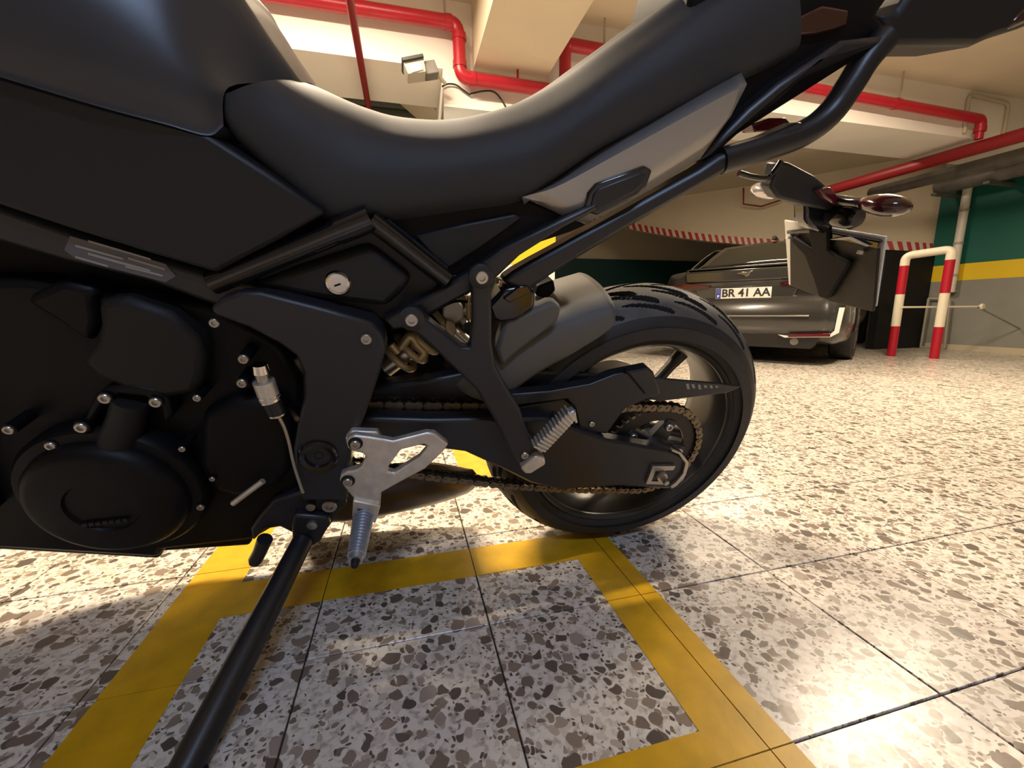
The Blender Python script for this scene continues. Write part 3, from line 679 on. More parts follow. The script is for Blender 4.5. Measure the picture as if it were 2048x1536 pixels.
# ---------------------------------------------------------------- seat
cr = [(0.5536,0.056,0.8908),(0.5415,0.057,0.8877),(0.5283,0.058,0.8832),(0.5072,0.058,0.8758),(0.4841,0.058,0.8692),(0.4478,0.058,0.8629),(0.3903,0.058,0.8633),(0.3375,0.06,0.8734),(0.284,0.06,0.891),(0.231,0.06,0.9176),(0.18,0.06,0.9528),(0.1332,0.06,0.9854),(0.0865,0.058,1.0184),(0.0271,0.05,1.0564),(-0.0376,0.04,1.0863)]
bt_ = [(0.6155,0.142,0.8642),(0.6198,0.143,0.8427),(0.6017,0.142,0.8181),(0.5679,0.14,0.7845),(0.5398,0.138,0.7586),(0.5067,0.136,0.7516),(0.4341,0.134,0.7612),(0.3647,0.134,0.7735),(0.293,0.134,0.7863),(0.2478,0.132,0.8138),(0.1839,0.128,0.8558),(0.1175,0.122,0.889),(0.0561,0.115,0.919),(-0.0095,0.105,0.9474),(-0.0938,0.09,0.985)]
rows = []
prof = [(0.0, 1.0, 0.0), (0.18, 1.04, 0.0), (0.40, 1.04, 0.0), (0.58, 0.98, 0.0), (0.74, 0.87, 0), (0.88, 0.68, 0)]
rows.append([(b[0], b[1]*0.9, b[2]-0.012) for b in bt_])
for t, ky, _ in prof:
    rows.append([(b[0]+(c[0]-b[0])*t, max(b[1]*ky, c[1]), b[2]+(c[2]-b[2])*t) for b, c in zip(bt_, cr)])
rows.append(cr); rows.append([(c[0], 0.03, c[2]+0.001) for c in cr]); rows.append([(c[0], 0.0, c[2]) for c in cr])
mir = [[(p[0], -p[1], p[2]) for p in r] for r in rows[:-1]][::-1]
grid('seat', rows+mir, 'seat_vinyl', MO, n=44, rowsn=60, ang=80)
prism('seat_base', [(0.6343,0.8436),(0.5184,0.7409),(0.3813,0.7599),(0.2845,0.7754),(0.1708,0.8494),(-0.0094,0.9376),(0.01,0.9882),(0.1869,0.8991),(0.3807,0.8301),(0.5563,0.8395)], -0.10, 0.10, 'deep_black', MO, 0.004)

# ---------------------------------------------------------------- frame
fr = empty('frame', (0, 0, 0), 0, MO)
spar = prism('spar', [(0.9564,0.7956),(0.9186,0.7767),(0.8513,0.7492),(0.7952,0.724),(0.7314,0.6998),(0.6596,0.6753),(0.618,0.6605),(0.6408,0.6342),(0.6747,0.6358),(0.741,0.6687),(0.8165,0.6921),(0.8675,0.7115),(0.9386,0.7371),(0.9794,0.7538)], 0.10, 0.145, 'satin_black', fr, 0.008)
stk = prism('warning_sticker', [(0.8001,0.7209),(0.718,0.6918),(0.7107,0.6777),(0.7245,0.6698),(0.8046,0.6966),(0.8114,0.7057)], 0.144, 0.1462, 'sticker_grey', spar, 0)
for q in ([(0.7849,0.7172),(0.7309,0.698),(0.7306,0.6958),(0.7849,0.7146)], [(0.7984,0.7121),(0.7581,0.6981),(0.7584,0.6959),(0.7994,0.7094)], [(0.7898,0.7036),(0.735,0.6847),(0.7359,0.6818),(0.7903,0.7008)], [(0.7583,0.6902),(0.724,0.679),(0.7247,0.6766),(0.7592,0.6873)], [(0.8031,0.6995),(0.7757,0.6894),(0.776,0.6871),(0.8039,0.6973)], [(0.7528,0.6993),(0.7192,0.6867),(0.7199,0.6843),(0.7532,0.6965)]):
    prism('sticker_text', q, 0.146, 0.1468, 'sticker_line', stk, 0)
tube('seat_tube', [(0.6761,0.142,0.6682),(0.6178,0.142,0.6929),(0.5565,0.142,0.7188),(0.5135,0.142,0.7372),(0.4816,0.142,0.7499)], 0.0145, 'gloss_black', fr, n=16, seg=14)
tube('seat_tube_joint', [(0.5227,0.142,0.7333),(0.4815,0.142,0.7505)], 0.0158, 'gloss_black', fr, seg=14)
tube('rear_strut', [(0.4821,0.138,0.7476),(0.4488,0.138,0.7214),(0.418,0.138,0.6963),(0.3884,0.138,0.673)], 0.0125, 'gloss_black', fr, n=12, seg=14)
tube('rear_strut_inner', [(0.4661,0.13,0.744),(0.4301,0.13,0.7159),(0.3912,0.13,0.6847)], 0.007, 'satin_black', fr, n=8, seg=10)
prism('subframe_rail', [(0.4794,0.6159),(0.4129,0.6518),(0.3506,0.6893),(0.31,0.719),(0.2357,0.7563),(0.1852,0.7805),(0.1801,0.7725),(0.2273,0.7469),(0.288,0.7074),(0.3218,0.6735),(0.3853,0.6387),(0.4461,0.6033),(0.4671,0.5991)], 0.112, 0.138, 'satin_black', fr, 0.008)
prism('subframe_rail_right', [(0.5, 0.62), (0.33, 0.70), (0.2, 0.77), (0.2, 0.75), (0.33, 0.67), (0.5, 0.59)], -0.138, -0.112, 'satin_black', fr, 0.005)
prism('tail_rail', [(0.3099,0.6677),(0.2907,0.6818),(0.2657,0.6965),(0.2336,0.7141),(0.1695,0.7504),(0.1003,0.7903),(0.0319,0.829),(0.0062,0.848),(-0.0436,0.8671),(-0.1132,0.8986),(-0.1278,0.8864),(-0.0864,0.865),(-0.0304,0.8377),(0.0243,0.805),(0.1149,0.7515),(0.1964,0.7006),(0.2323,0.6765),(0.2721,0.6468)], 0.085, 0.122, 'satin_black', fr, 0.008)
tube('grab_loop', [(-0.0064,0.108,0.841),(-0.0817,0.108,0.8648),(-0.1333,0.108,0.8853),(-0.166,0.106,0.9119),(-0.1843,0.104,0.9469),(-0.1983,0.1,0.9761),(-0.221,0.095,1.0035)], 0.0185, 'satin_black', fr, n=26, seg=14)
prism('upper_rail', [(0.0328,0.8349),(0.0122,0.8629),(-0.0276,0.9072),(-0.0626,0.9383),(-0.1413,0.9924),(-0.2063,1.0033),(-0.2112,0.9888),(-0.1755,0.9766),(-0.1168,0.9613),(-0.0952,0.9383),(-0.0736,0.9137),(-0.0237,0.8756),(0.0066,0.8466)], 0.075, 0.112, 'satin_black', fr, 0.007)
prism('pivot_plate', [(0.6793,0.6417),(0.6643,0.6543),(0.6406,0.6624),(0.6186,0.6624),(0.5529,0.6421),(0.4923,0.6215),(0.479,0.6047),(0.4763,0.5806),(0.4856,0.5496),(0.504,0.5007),(0.5228,0.4557),(0.5397,0.4213),(0.5484,0.3722),(0.5609,0.3066),(0.6281,0.3161),(0.6314,0.3614),(0.624,0.4199),(0.6107,0.4645),(0.5957,0.5064),(0.5884,0.5502),(0.5941,0.5754),(0.6094,0.5919),(0.64,0.6149),(0.6751,0.6327)], 0.115, 0.162, 'cast_black', fr, 0.011)
bolt([(0.5004,0.162,0.5985)][0], 0.0075, fr); bolt([(0.6826,0.15,0.6198)][0], 0.006, fr)
_p = [(0.5901,0.163,0.4057)][0]
lathe('pivot_ring', [(0.029, 0.0), (0.029, 0.006), (0.026, 0.009), (0.019, 0.008), (0.017, -0.004), (0.0001, -0.004)], (_p[0], 0.160, _p[2]), 'gloss_black', fr, seg=36)
bolt((_p[0], 0.156, _p[2]), 0.009, fr, dark=True)
prism('side_cover', [(0.6903,0.6575),(0.6014,0.6919),(0.4829,0.7374),(0.3906,0.6704),(0.4125,0.6411),(0.4778,0.6069),(0.5624,0.63),(0.6565,0.6536)], 0.07, 0.118, 'panel_black', MO, 0.004)
sc_ = prism('lock_cover', [(0.6373,0.6629),(0.5805,0.6864),(0.5002,0.7141),(0.4891,0.7156),(0.4797,0.7109),(0.4348,0.6748),(0.4534,0.6512),(0.4735,0.6327),(0.5571,0.6443)], 0.10, 0.136, 'panel_black', MO, 0.010)
_p = [(0.5312,0.138,0.668)][0]
lathe('seat_lock', [(0.0165, -0.004), (0.0165, 0.003), (0.0145, 0.0055), (0.0125, 0.0045), (0.0125, 0.003), (0.0001, 0.003)], (_p[0], 0.136, _p[2]), 'chrome', sc_, seg=36, label='chrome key lock')
prism('key_slot', [(0.5361,0.6653),(0.5284,0.668),(0.528,0.666),(0.5358,0.6633)], 0.1385, 0.1402, 'deep_black', sc_, 0)
prism('rear_infill', [(0.4701,0.7443),(0.3822,0.765),(0.2904,0.7814),(0.1869,0.749),(0.2099,0.7386),(0.3221,0.6989),(0.3866,0.6688)], 0.08, 0.118, 'deep_black', MO, 0.003)
prism('infill_panel', [(0.4295,0.7275),(0.3634,0.7448),(0.2957,0.7599),(0.2849,0.7552),(0.3423,0.7128),(0.3908,0.6818)], 0.115, 0.124, 'panel_black', MO, 0.003)
prism('inner_guard', [(0.544,0.594),(0.3203,0.648),(0.2721,0.5932),(0.2664,0.4913),(0.2824,0.4008),(0.5717,0.3598)], -0.06, -0.02, 'deep_black', MO, 0.003)

# ---------------------------------------------------------------- tail
top_e = [(0.2852,0.1,0.7849),(0.2378,0.1,0.8122),(0.1786,0.1,0.8525),(0.1128,0.1,0.8889),(0.0476,0.1,0.9239),(-0.0053,0.1,0.9482)]
crs_e = [(0.2893,0.131,0.782),(0.244,0.131,0.7962),(0.1804,0.131,0.8304),(0.1166,0.131,0.866),(0.0524,0.131,0.9017),(0.001,0.131,0.929)]
mid_e = [(0.2776,0.129,0.7786),(0.2283,0.129,0.7777),(0.1665,0.129,0.7992),(0.1008,0.129,0.8375),(0.0498,0.129,0.8701),(0.0104,0.129,0.8935)]
low_e = [(0.2538,0.122,0.7695),(0.2004,0.122,0.7527),(0.1631,0.122,0.7653),(0.1023,0.122,0.7987),(0.0687,0.122,0.8195),(0.0359,0.122,0.8413)]
bm = bmesh.new(); RW = [catmull(r_, 22) for r_ in (top_e, crs_e, mid_e, low_e)]
VV = [[bm.verts.new(p) for p in r_] for r_ in RW]
for i_ in range(3):
    for k_ in range(21): bm.faces.new((VV[i_][k_], VV[i_][k_+1], VV[i_+1][k_+1], VV[i_+1][k_]))
tp_ = obj('tail_panel', mesh_bm('tail_panel', bm, ang=22), 'silver_paint', MO, 'silver painted tail panel')
sd_ = tp_.modifiers.new('solid', 'SOLIDIFY'); sd_.thickness = 0.012; sd_.offset = -1 
prism('badge_inset', [(0.2,0.7673),(0.1987,0.7912),(0.1893,0.8033),(0.1231,0.8285),(0.1107,0.8238),(0.1141,0.804),(0.1247,0.7909),(0.1803,0.7641)], 0.124, 0.1335, 'gloss_black', tp_, 0.003)
prism('badge_face', [(0.1928,0.7731),(0.1914,0.7906),(0.1841,0.7983),(0.1274,0.8206),(0.1207,0.8174),(0.1238,0.805),(0.1321,0.7959),(0.1807,0.771)], 0.13, 0.1362, 'satin_black', tp_, 0.002)
cw = prism('tail_cowl', [(0.0773,0.984),(0.0472,0.9175),(0.0064,0.8779),(-0.0357,0.8994),(-0.1155,0.9499),(-0.1733,0.9882),(-0.2435,0.9974),(-0.2492,1.0125),(-0.2062,1.0312),(-0.2134,1.0461),(-0.2192,1.0817),(-0.1155,1.1055),(0.0744,1.0803),(0.0811,1.0268)], -0.085, 0.085, 'deep_black', MO, 0.010)
prism('tail_lamp_housing', [(-0.2398,1.0009),(-0.4111,1.0179),(-0.4369,1.03),(-0.4876,1.0471),(-0.5659,1.0795),(-0.5029,1.1401),(-0.26,1.0795),(-0.2492,1.0428),(-0.2181,1.033),(-0.242,1.0192)], -0.02, 0.075, 'panel_black', MO, 0.010)
prism('tail_lamp', [(-0.4552,1.041),(-0.4808,1.0507),(-0.559,1.0823),(-0.5391,1.1014),(-0.4664,1.0664),(-0.4552,1.0526)], -0.02, 0.079, 'lens_dark_red', MO, 0.006)
prism('side_reflector', [(-0.0688,1.0076),(-0.1078,1.0279),(-0.1517,1.0293),(-0.158,1.0109),(-0.1157,0.997),(-0.0853,0.9929)], 0.08, 0.092, 'lens_dark_red', MO, 0.004)
prism('rail_reflector', [(-0.0794,0.8938),(-0.1066,0.9036),(-0.1348,0.9057),(-0.1466,0.9),(-0.1315,0.8884),(-0.0881,0.8833)], 0.03, 0.06, 'lens_red', MO, 0.002)
# number plate and its bracket
PTX, PBX, PTZ, PBZ = -0.366, -0.432, 0.746, 0.606
def pl3(t, y, d): # t 0 top..1 bottom; d forward of the plate
    return (PTX+(PBX-PTX)*t+d*0.9045, y, PTZ+(PBZ-PTZ)*t-d*0.4264)
def slab(name, quad, d0, d1, m, parent, bw=0.002):
    bm = bmesh.new(); F = [bm.verts.new(pl3(t, y, d1)) for t, y in quad]; G = [bm.verts.new(pl3(t, y, d0)) for t, y in quad]
    bm.faces.new(F); bm.faces.new(G[::-1]); n = len(quad)
    for i in range(n): bm.faces.new((F[i], G[i], G[(i+1) % n], F[(i+1) % n]))
    return bevel(obj(name, mesh_bm(name, bm), m, parent), bw)
npl = slab('number_plate', [(0.0311,-0.119),(-0.0034,0.1126),(0.9049,0.1096),(0.9553,0.0547),(1.0443,-0.1078)], -0.004, 0.0, 'plate_white', MO, 0.002)
slab('plate_carrier', [(0.1552,-0.0975),(0.0644,-0.0428),(0.0502,0.1057),(0.8313,0.1102),(0.9617,0.1093),(1.0447,0.0133),(1.0267,-0.0243),(1.0161,-0.0972)], 0.0, 0.005, 'plate_back', npl, 0.002)
slab('carrier_lip', [(0.1457,-0.1015),(0.047,-0.0397),(0.0277,0.1119),(0.1143,0.1098),(0.1171,0.0444),(0.1157,-0.0395),(0.1941,-0.0987)], 0.003, 0.010, 'gloss_black', npl, 0.002)
slab('plate_bracket', [(-0.2181,-0.0462),(-0.2163,0.0105),(0.2478,0.0141),(0.3011,0.0328),(0.3322,0.0637),(0.4217,0.0583),(0.8581,0.0261),(0.9706,0.0171),(0.9834,-0.0057),(0.7397,-0.02),(0.4211,-0.0447),(0.2538,-0.0831),(0.1772,-0.0747),(0.293,-0.0269),(0.0527,-0.0354)], 0.005, 0.016, 'deep_black', npl, 0.004)
for t, y in [(0.2276,-0.0912),(0.2027,0.0785)]:
    lathe('plate_bolt', [(0.005, -0.002), (0.005, 0.004), (0.0001, 0.006)], pl3(t, y, 0.012), 'white_plastic', npl, axis='z', seg=14)
slab('plate_wire', [(0.1108,0.0155),(0.0519,0.0414),(0.025,0.0579),(0.0854,0.0964),(0.0965,0.0927),(0.0584,0.0563),(0.0834,0.0418)], 0.012, 0.0145, 'white_plastic', npl, 0.0)
ar = prism('plate_arm', [(-0.1721,0.8489),(-0.1966,0.8481),(-0.2588,0.8309),(-0.3009,0.8123),(-0.3397,0.7943),(-0.3365,0.7754),(-0.2615,0.7825),(-0.1969,0.7929),(-0.1742,0.8093),(-0.1753,0.828)], 0.0, 0.030, 'cast_black', MO, 0.005)
tube('arm_trim', [(-0.1011,0.034,0.8271),(-0.1292,0.034,0.8227),(-0.1589,0.034,0.8227),(-0.1698,0.034,0.8369),(-0.1744,0.034,0.8491)], 0.005, 'gloss_black', ar, n=14, seg=8)
prism('arm_neck', [(-0.2691,0.7868),(-0.339,0.7777),(-0.3462,0.7515),(-0.3396,0.7331),(-0.3008,0.7455),(-0.2832,0.7582)], -0.012, 0.02, 'gloss_black', ar, 0.006)
lathe('plate_lamp', [(0.0001, -0.03), (0.016, -0.028), (0.020, -0.018), (0.020, 0.02), (0.014, 0.03), (0.0001, 0.031)], (-0.335, 0.046, 0.770), 'gloss_black', ar, seg=24)
prism('red_reflector', [(-0.2597,0.8099),(-0.2832,0.8158),(-0.3116,0.7995),(-0.3295,0.787),(-0.307,0.7878),(-0.2797,0.798)], 0.03, 0.046, 'lens_red', ar, 0.003)
def indicator(s):
    e = empty('indicator', (0, 0, 0), 0, MO)
    y0 = 0.03
    tube('stalk', [(-0.315, s*y0, 0.795), (-0.312, s*0.075, 0.796), (-0.310, s*0.10, 0.797)], [0.010, 0.008, 0.012], 'gloss_black', e, n=8, seg=12)
    pr = [(0.0, 0.0), (0.012, 0.006), (0.018, 0.022), (0.020, 0.042), (0.017, 0.060), (0.009, 0.072), (0.0, 0.075)]
    bm = bmesh.new(); lathe_bm(bm, [(max(r, 0.0001), h) for r, h in pr], (0, 0, 0), 'y', 24)
    for v in bm.verts:
        v.co.x *= 1.45; v.co.y = v.co.y*s+s*0.092; v.co.x += -0.31; v.co.z = v.co.z*0.85+0.797
    obj('lens', mesh_bm('lens', bm, ang=80), 'lens_dark_red' if s > 0 else 'lens_clear', e)
indicator(1); indicator(-1)

# ---------------------------------------------------------------- shock absorber region
sh = empty('shock_absorber', (0, 0, 0), 0, MO)
s0, s1 = Vector([(0.4922,0.03,0.4871)][0]), Vector([(0.3292,0.02,0.6063)][0])
tube('damper', [s0, s1], 0.018, 'bolt_steel', sh, seg=16)
hel = []; d_ = (s1-s0); ln = d_.length; dn = d_.normalized(); uu = dn.orthogonal().normalized(); vv = dn.cross(uu)
for i in range(121):
    t = i/120; a = t*2*math.pi*6.5; hel.append(s0+d_*(0.08+0.84*t)+(uu*math.cos(a)+vv*math.sin(a))*0.030)
tube('coil_spring', hel, 0.0062, 'spring_cream', sh, seg=8)
lathe('spring_seat', [(0.02, 0), (0.036, 0), (0.036, 0.008), (0.02, 0.008), (0.02, 0)], (0, 0, 0), 'zinc_gold', sh, seg=24)
o = sh.children[-1]; o.location = s0+d_*0.9; o.rotation_euler = Vector((0, 1, 0)).rotation_difference(dn).to_euler()
prism('connector', [(0.389,0.6177),(0.3778,0.6259),(0.3585,0.6092),(0.3567,0.5886),(0.3757,0.5766),(0.391,0.5924)], 0.03, 0.06, 'white_plastic', MO, 0.003, label='white plastic connector')
tube('wire', [(0.4105,0.075,0.6039),(0.3924,0.075,0.6145),(0.3727,0.075,0.6225),(0.353,0.075,0.6216)], 0.0028, 'deep_black', MO, n=12, seg=6)
tube('wire', [(0.3501,0.07,0.629),(0.3515,0.07,0.6142),(0.3496,0.07,0.5887)], 0.0035, 'zinc_gold', MO, n=8, seg=8)
tube('link_rod', [(0.3749,0.05,0.5637),(0.3448,0.05,0.5351)], 0.012, 'bolt_steel', MO, seg=12)
prism('adjuster_nut', [(0.3861,0.5892),(0.374,0.5847),(0.3692,0.5698),(0.3766,0.5575),(0.3864,0.5649),(0.3886,0.5789)], 0.04, 0.07, 'zinc_gold', MO, 0.002)
lathe('banjo_bolt', [(0.0001, 0.014), (0.009, 0.014), (0.011, 0.0), (0.0001, 0.0)], [(0.352,0.07,0.5818)][0], 'chrome', MO, seg=16)
tube('mount_bolt', [(0.475,0.08,0.5537),(0.4652,0.08,0.5385)], 0.006, 'zinc_gold', MO, seg=10)
tube('clevis', [(0.463,0.05,0.5338),(0.4455,0.05,0.5543),(0.4341,0.05,0.5376),(0.4238,0.05,0.5233),(0.4327,0.05,0.5112)], 0.009, 'zinc_gold', MO, n=14, seg=10)
prism('regulator', [(0.3285,0.63),(0.3048,0.6566),(0.2658,0.6635),(0.2553,0.6506),(0.2547,0.6271),(0.2831,0.6056),(0.3081,0.6011),(0.32,0.6078)], 0.05, 0.122, 'gloss_black', MO, 0.006)
prism('regulator_fin', [(0.3064,0.6421),(0.282,0.6617),(0.2683,0.6618),(0.2659,0.652),(0.2954,0.6359)], 0.11, 0.1265, 'gloss_black', MO, 0.002)
prism('wiring_box', [(0.2268,0.6342),(0.1982,0.6448),(0.1922,0.6254),(0.2062,0.611),(0.2278,0.6164)], -0.02, 0.03, 'deep_black', MO, 0.004)

# ---------------------------------------------------------------- passenger foot peg hanger
ph = prism('peg_hanger', [(0.3588,0.6825),(0.3558,0.6937),(0.3473,0.6983),(0.338,0.6946),(0.3336,0.6841),(0.3299,0.6266),(0.3285,0.5932),(0.3216,0.5528),(0.302,0.5158),(0.2784,0.4759),(0.2609,0.4253),(0.2306,0.3835),(0.2408,0.3591),(0.2656,0.3528),(0.2914,0.3949),(0.3181,0.4558),(0.3499,0.5149),(0.3851,0.5546),(0.4226,0.5972),(0.4493,0.6211),(0.4512,0.6324),(0.4455,0.6421),(0.4364,0.6447),(0.4264,0.6363),(0.4018,0.613),(0.3729,0.5851),(0.3593,0.5832),(0.3565,0.6269)], 0.146, 0.172, 'cast_black', MO, 0.006)
for u in [(0.3471,0.172,0.6879),(0.439,0.172,0.6309)]:
    lathe('boss', [(0.0165, -0.004), (0.0165, 0.004), (0.013, 0.006), (0.0001, 0.006)], (u[0], 0.172, u[2]), 'cast_black', ph, seg=24)
    bolt((u[0], 0.1775, u[2]), 0.0085, ph)
bolt([(0.2635,0.172,0.3824)][0], 0.007, ph)
pp_ = prism('passenger_peg', [(0.2503,0.409),(0.2015,0.4725),(0.1922,0.4786),(0.1878,0.4715),(0.1882,0.457),(0.2302,0.3987),(0.2421,0.3957)], 0.172, 0.19, 'peg_alu', MO, 0.004)
rd = [(0.2565,0.4119),(0.2022,0.4821),(0.2347,0.3994),(0.1877,0.4639)]
for k in range(12):
    t0, t1 = (k+0.15)/12, (k+0.62)/12
    f_ = lambda a, b, t: (a[0]+(b[0]-a[0])*t, a[1]+(b[1]-a[1])*t)
    prism('tread_rib', [f_(rd[0], rd[1], t0), f_(rd[0], rd[1], t1), f_(rd[2], rd[3], t1), f_(rd[2], rd[3], t0)], 0.172, 0.1935, 'brushed_alu', pp_, 0.0008)
prism('peg_knuckle', [(0.2711,0.3623),(0.247,0.3879),(0.2305,0.3819),(0.2271,0.3662),(0.2522,0.3478),(0.2631,0.3502)], 0.15, 0.185, 'brushed_alu', MO, 0.004)

# ---------------------------------------------------------------- rider foot peg bracket
hp = prism('heel_plate', [(0.5429,0.4439),(0.5393,0.4508),(0.5305,0.4546),(0.5086,0.449),(0.4912,0.4438),(0.4763,0.4387),(0.4254,0.4501),(0.4134,0.4472),(0.3931,0.4251),(0.3987,0.4148),(0.4302,0.3796),(0.4714,0.3561),(0.5024,0.3375),(0.507,0.3026),(0.5147,0.2876),(0.5474,0.3197),(0.5447,0.3303),(0.5543,0.3508),(0.5615,0.3694),(0.5585,0.3812),(0.5484,0.387),(0.5358,0.3886),(0.5264,0.3945),(0.5179,0.4132),(0.5229,0.4204),(0.5353,0.4245),(0.5421,0.4327)], 0.171, 0.184, 'brushed_alu', MO, 0.003,
           hole=[(0.4706,0.4141),(0.4657,0.4214),(0.4307,0.4287),(0.4248,0.4242),(0.4288,0.4168),(0.4386,0.4039),(0.4793,0.3759),(0.4882,0.38),(0.4867,0.39)], label='brushed aluminium heel guard plate')
for u in [(0.5299,0.184,0.4408),(0.549,0.184,0.3699)]:
    lathe('washer', [(0.0105, 0.0), (0.0105, 0.002), (0.0001, 0.002)], (u[0], 0.184, u[2]), 'engine_grey', hp, seg=24)
    bolt((u[0], 0.1855, u[2]), 0.0072, hp)
prism('spacer', [(0.5462,0.4408),(0.5361,0.4546),(0.4987,0.4496),(0.4927,0.4341),(0.5205,0.4126),(0.5416,0.4196)], 0.16, 0.172, 'brushed_alu', hp, 0.002)
prism('spacer', [(0.5604,0.374),(0.5387,0.3817),(0.5213,0.3673),(0.5365,0.3318),(0.5584,0.3423)], 0.16, 0.172, 'brushed_alu', hp, 0.002)
prism('peg_clevis', [(0.5453,0.3319),(0.5055,0.3152),(0.5108,0.291),(0.517,0.2757),(0.5255,0.2864),(0.525,0.3069),(0.5398,0.3136),(0.5435,0.2938),(0.5511,0.295)], 0.17, 0.19, 'brushed_alu', hp, 0.002)
pg0, pg1 = Vector([(0.5326,0.186,0.2971)][0]), Vector([(0.5357,0.278,0.2985)][0])
rp_ = empty('rider_peg', (0, 0, 0), 0, MO)
dp_ = (pg1-pg0)
tube('peg_core', [pg0-dp_*0.06, pg0+dp_*0.1, pg0+dp_*0.9, pg1], [0.013, 0.0135, 0.0115, 0.010], 'peg_alu', rp_, seg=16)
for k in range(13):
    t = 0.10+k*0.066; c = pg0+dp_*t; r = 0.0170-0.004*t
    tube('tread_rib', [c-dp_*0.013, c-dp_*0.008, c+dp_*0.008, c+dp_*0.013], [r*0.82, r, r, r*0.82], 'peg_alu', rp_, seg=18)
tube('feeler', [pg1-dp_*0.05, pg1+dp_*0.05, pg1+dp_*0.10, pg1+dp_*0.13], [0.0075, 0.006, 0.005, 0.002], 'engine_grey', rp_, seg=12)
# ---------------------------------------------------------------- engine
en = empty('engine', (0, 0, 0), 0, MO)
prism('crankcase', [(0.965,0.6637),(0.8762,0.6644),(0.7917,0.6462),(0.6959,0.6328),(0.6232,0.5738),(0.6027,0.5163),(0.6392,0.3247),(0.6567,0.2693),(0.7028,0.2173),(0.7404,0.1929),(0.8807,0.1932),(0.8916,0.1747),(1.0898,0.2355),(1.1516,0.2747)], -0.13, 0.12, 'engine_black', en, 0.010)
prism('cylinder_cover', [(0.8008,0.6483),(0.7695,0.6519),(0.7289,0.6316),(0.7094,0.5991),(0.7075,0.5715),(0.7197,0.5384),(0.7313,0.5172),(0.7702,0.51),(0.811,0.5264),(0.8366,0.5477),(0.8449,0.5715),(0.8217,0.5925),(0.8084,0.6184)], 0.10, 0.150, 'engine_grey', en, 0.010)
prism('intake_cover', [(0.8881,0.6433),(0.8396,0.6674),(0.8041,0.6555),(0.8136,0.6431),(0.8219,0.6109),(0.8399,0.5842),(0.8611,0.6116)], 0.09, 0.13, 'engine_black', en, 0.012)
_c = [(0.882,0.165,0.354)][0]
lathe('alternator_cover', [(0.118, -0.05), (0.118, 0.0), (0.112, 0.008), (0.100, 0.010), (0.098, 0.020), (0.090, 0.030), (0.082, 0.033), (0.045, 0.034), (0.043, 0.030), (0.030, 0.030), (0.0001, 0.031)], (_c[0], 0.145, _c[2]), 'engine_black', en, seg=64)
ac = en.children[-1]
let = [(0.9153,0.3285),(0.8569,0.3301),(0.8582,0.3242),(0.9172,0.3217)]
for k in range(7):
    x0 = let[0][0]+(let[1][0]-let[0][0])*k/7; x1 = let[0][0]+(let[1][0]-let[0][0])*(k+0.78)/7
    z0 = let[0][1]+(let[1][1]-let[0][1])*k/7
    prism('raised_letter_bar', [(x0, z0), (x1, z0+0.001), (x1, z0-0.005), (x0, z0-0.006)], 0.177, 0.1800, 'engine_grey', ac, 0)
prism('flange', [(0.8441,0.5234),(0.8269,0.5337),(0.8012,0.536),(0.7758,0.5271),(0.7661,0.5109),(0.7672,0.4868),(0.7808,0.4712),(0.7782,0.4998),(0.7905,0.5164),(0.8171,0.5218),(0.8419,0.5064),(0.8659,0.478),(0.8727,0.4826)], 0.11, 0.152, 'engine_black', en, 0.004)
tube('water_pipe', [(0.8607,0.145,0.4166),(0.8471,0.145,0.4462),(0.8281,0.145,0.4785),(0.8121,0.145,0.5096)], [0.025, 0.023, 0.021, 0.020], 'engine_grey', en, n=14, seg=16)
for u, r in zip([(0.8322,0.154,0.5201),(0.7782,0.154,0.5106),(0.8734,0.154,0.4776),(0.6593,0.154,0.5702),(0.6692,0.154,0.5342),(0.77,0.154,0.4308),(0.7764,0.154,0.3175),(0.9207,0.154,0.4292),(0.7289,0.154,0.5138),(0.7468,0.154,0.3714),(0.9508,0.154,0.4799),(0.9173,0.154,0.451),(0.9685,0.154,0.3736)], (0.0072, 0.0072, 0.0075, 0.0065, 0.0065, 0.0045, 0.0055, 0.0055, 0.005, 0.004, 0.0062, 0.0065, 0.005)):  # last three bolts are stand-ins for lit floor seen through engine gaps
    bolt(u, r, en)
    tube('bolt_post', [(u[0], 0.10, u[2]), (u[0], 0.155, u[2])], r*1.25, 'engine_black', en, seg=12)
prism('sprocket_cover', [(0.7355,0.4832),(0.6865,0.5048),(0.6327,0.5014),(0.619,0.4478),(0.6341,0.3819),(0.6603,0.3383),(0.7223,0.3198),(0.7594,0.3408),(0.765,0.3964)], 0.10, 0.150, 'engine_black', en, 0.014)
prism('sump', [(1.1452,0.3202),(0.8773,0.222),(0.749,0.1805),(0.7578,0.1592),(0.8967,0.1693),(0.9075,0.1514),(1.1126,0.2143),(1.1765,0.255)], -0.10, 0.10, 'engine_black', en, 0.006)
ca = empty('clutch_cable', (0, 0, 0), 0, MO)
tube('cable_end', [(0.6357,0.172,0.5693),(0.6358,0.172,0.5575)], [0.009, 0.0105], 'chrome', ca, seg=14)
tube('cable_adjuster', [(0.6358,0.172,0.5575),(0.636,0.172,0.5447)], [0.0085, 0.0085], 'bolt_steel', ca, seg=14)
tube('cable_sleeve', [(0.636,0.172,0.5447),(0.6337,0.172,0.5164)], [0.0135, 0.0135], 'brushed_alu', ca, seg=16)
for q in ([(0.6346,0.172,0.5244),(0.6345,0.172,0.5221)], [(0.634,0.172,0.5181),(0.6334,0.172,0.5148)]): tube('cable_ring', q, 0.0143, 'chrome', ca, seg=16)
tube('cable_boot', [(0.6334,0.172,0.5148),(0.63,0.172,0.4933)], [0.0125, 0.0115], 'satin_black', ca, seg=14)
tube('cable_ring', [(0.6299,0.172,0.4941),(0.6297,0.172,0.4916)], 0.0122, 'chrome', ca, seg=16)
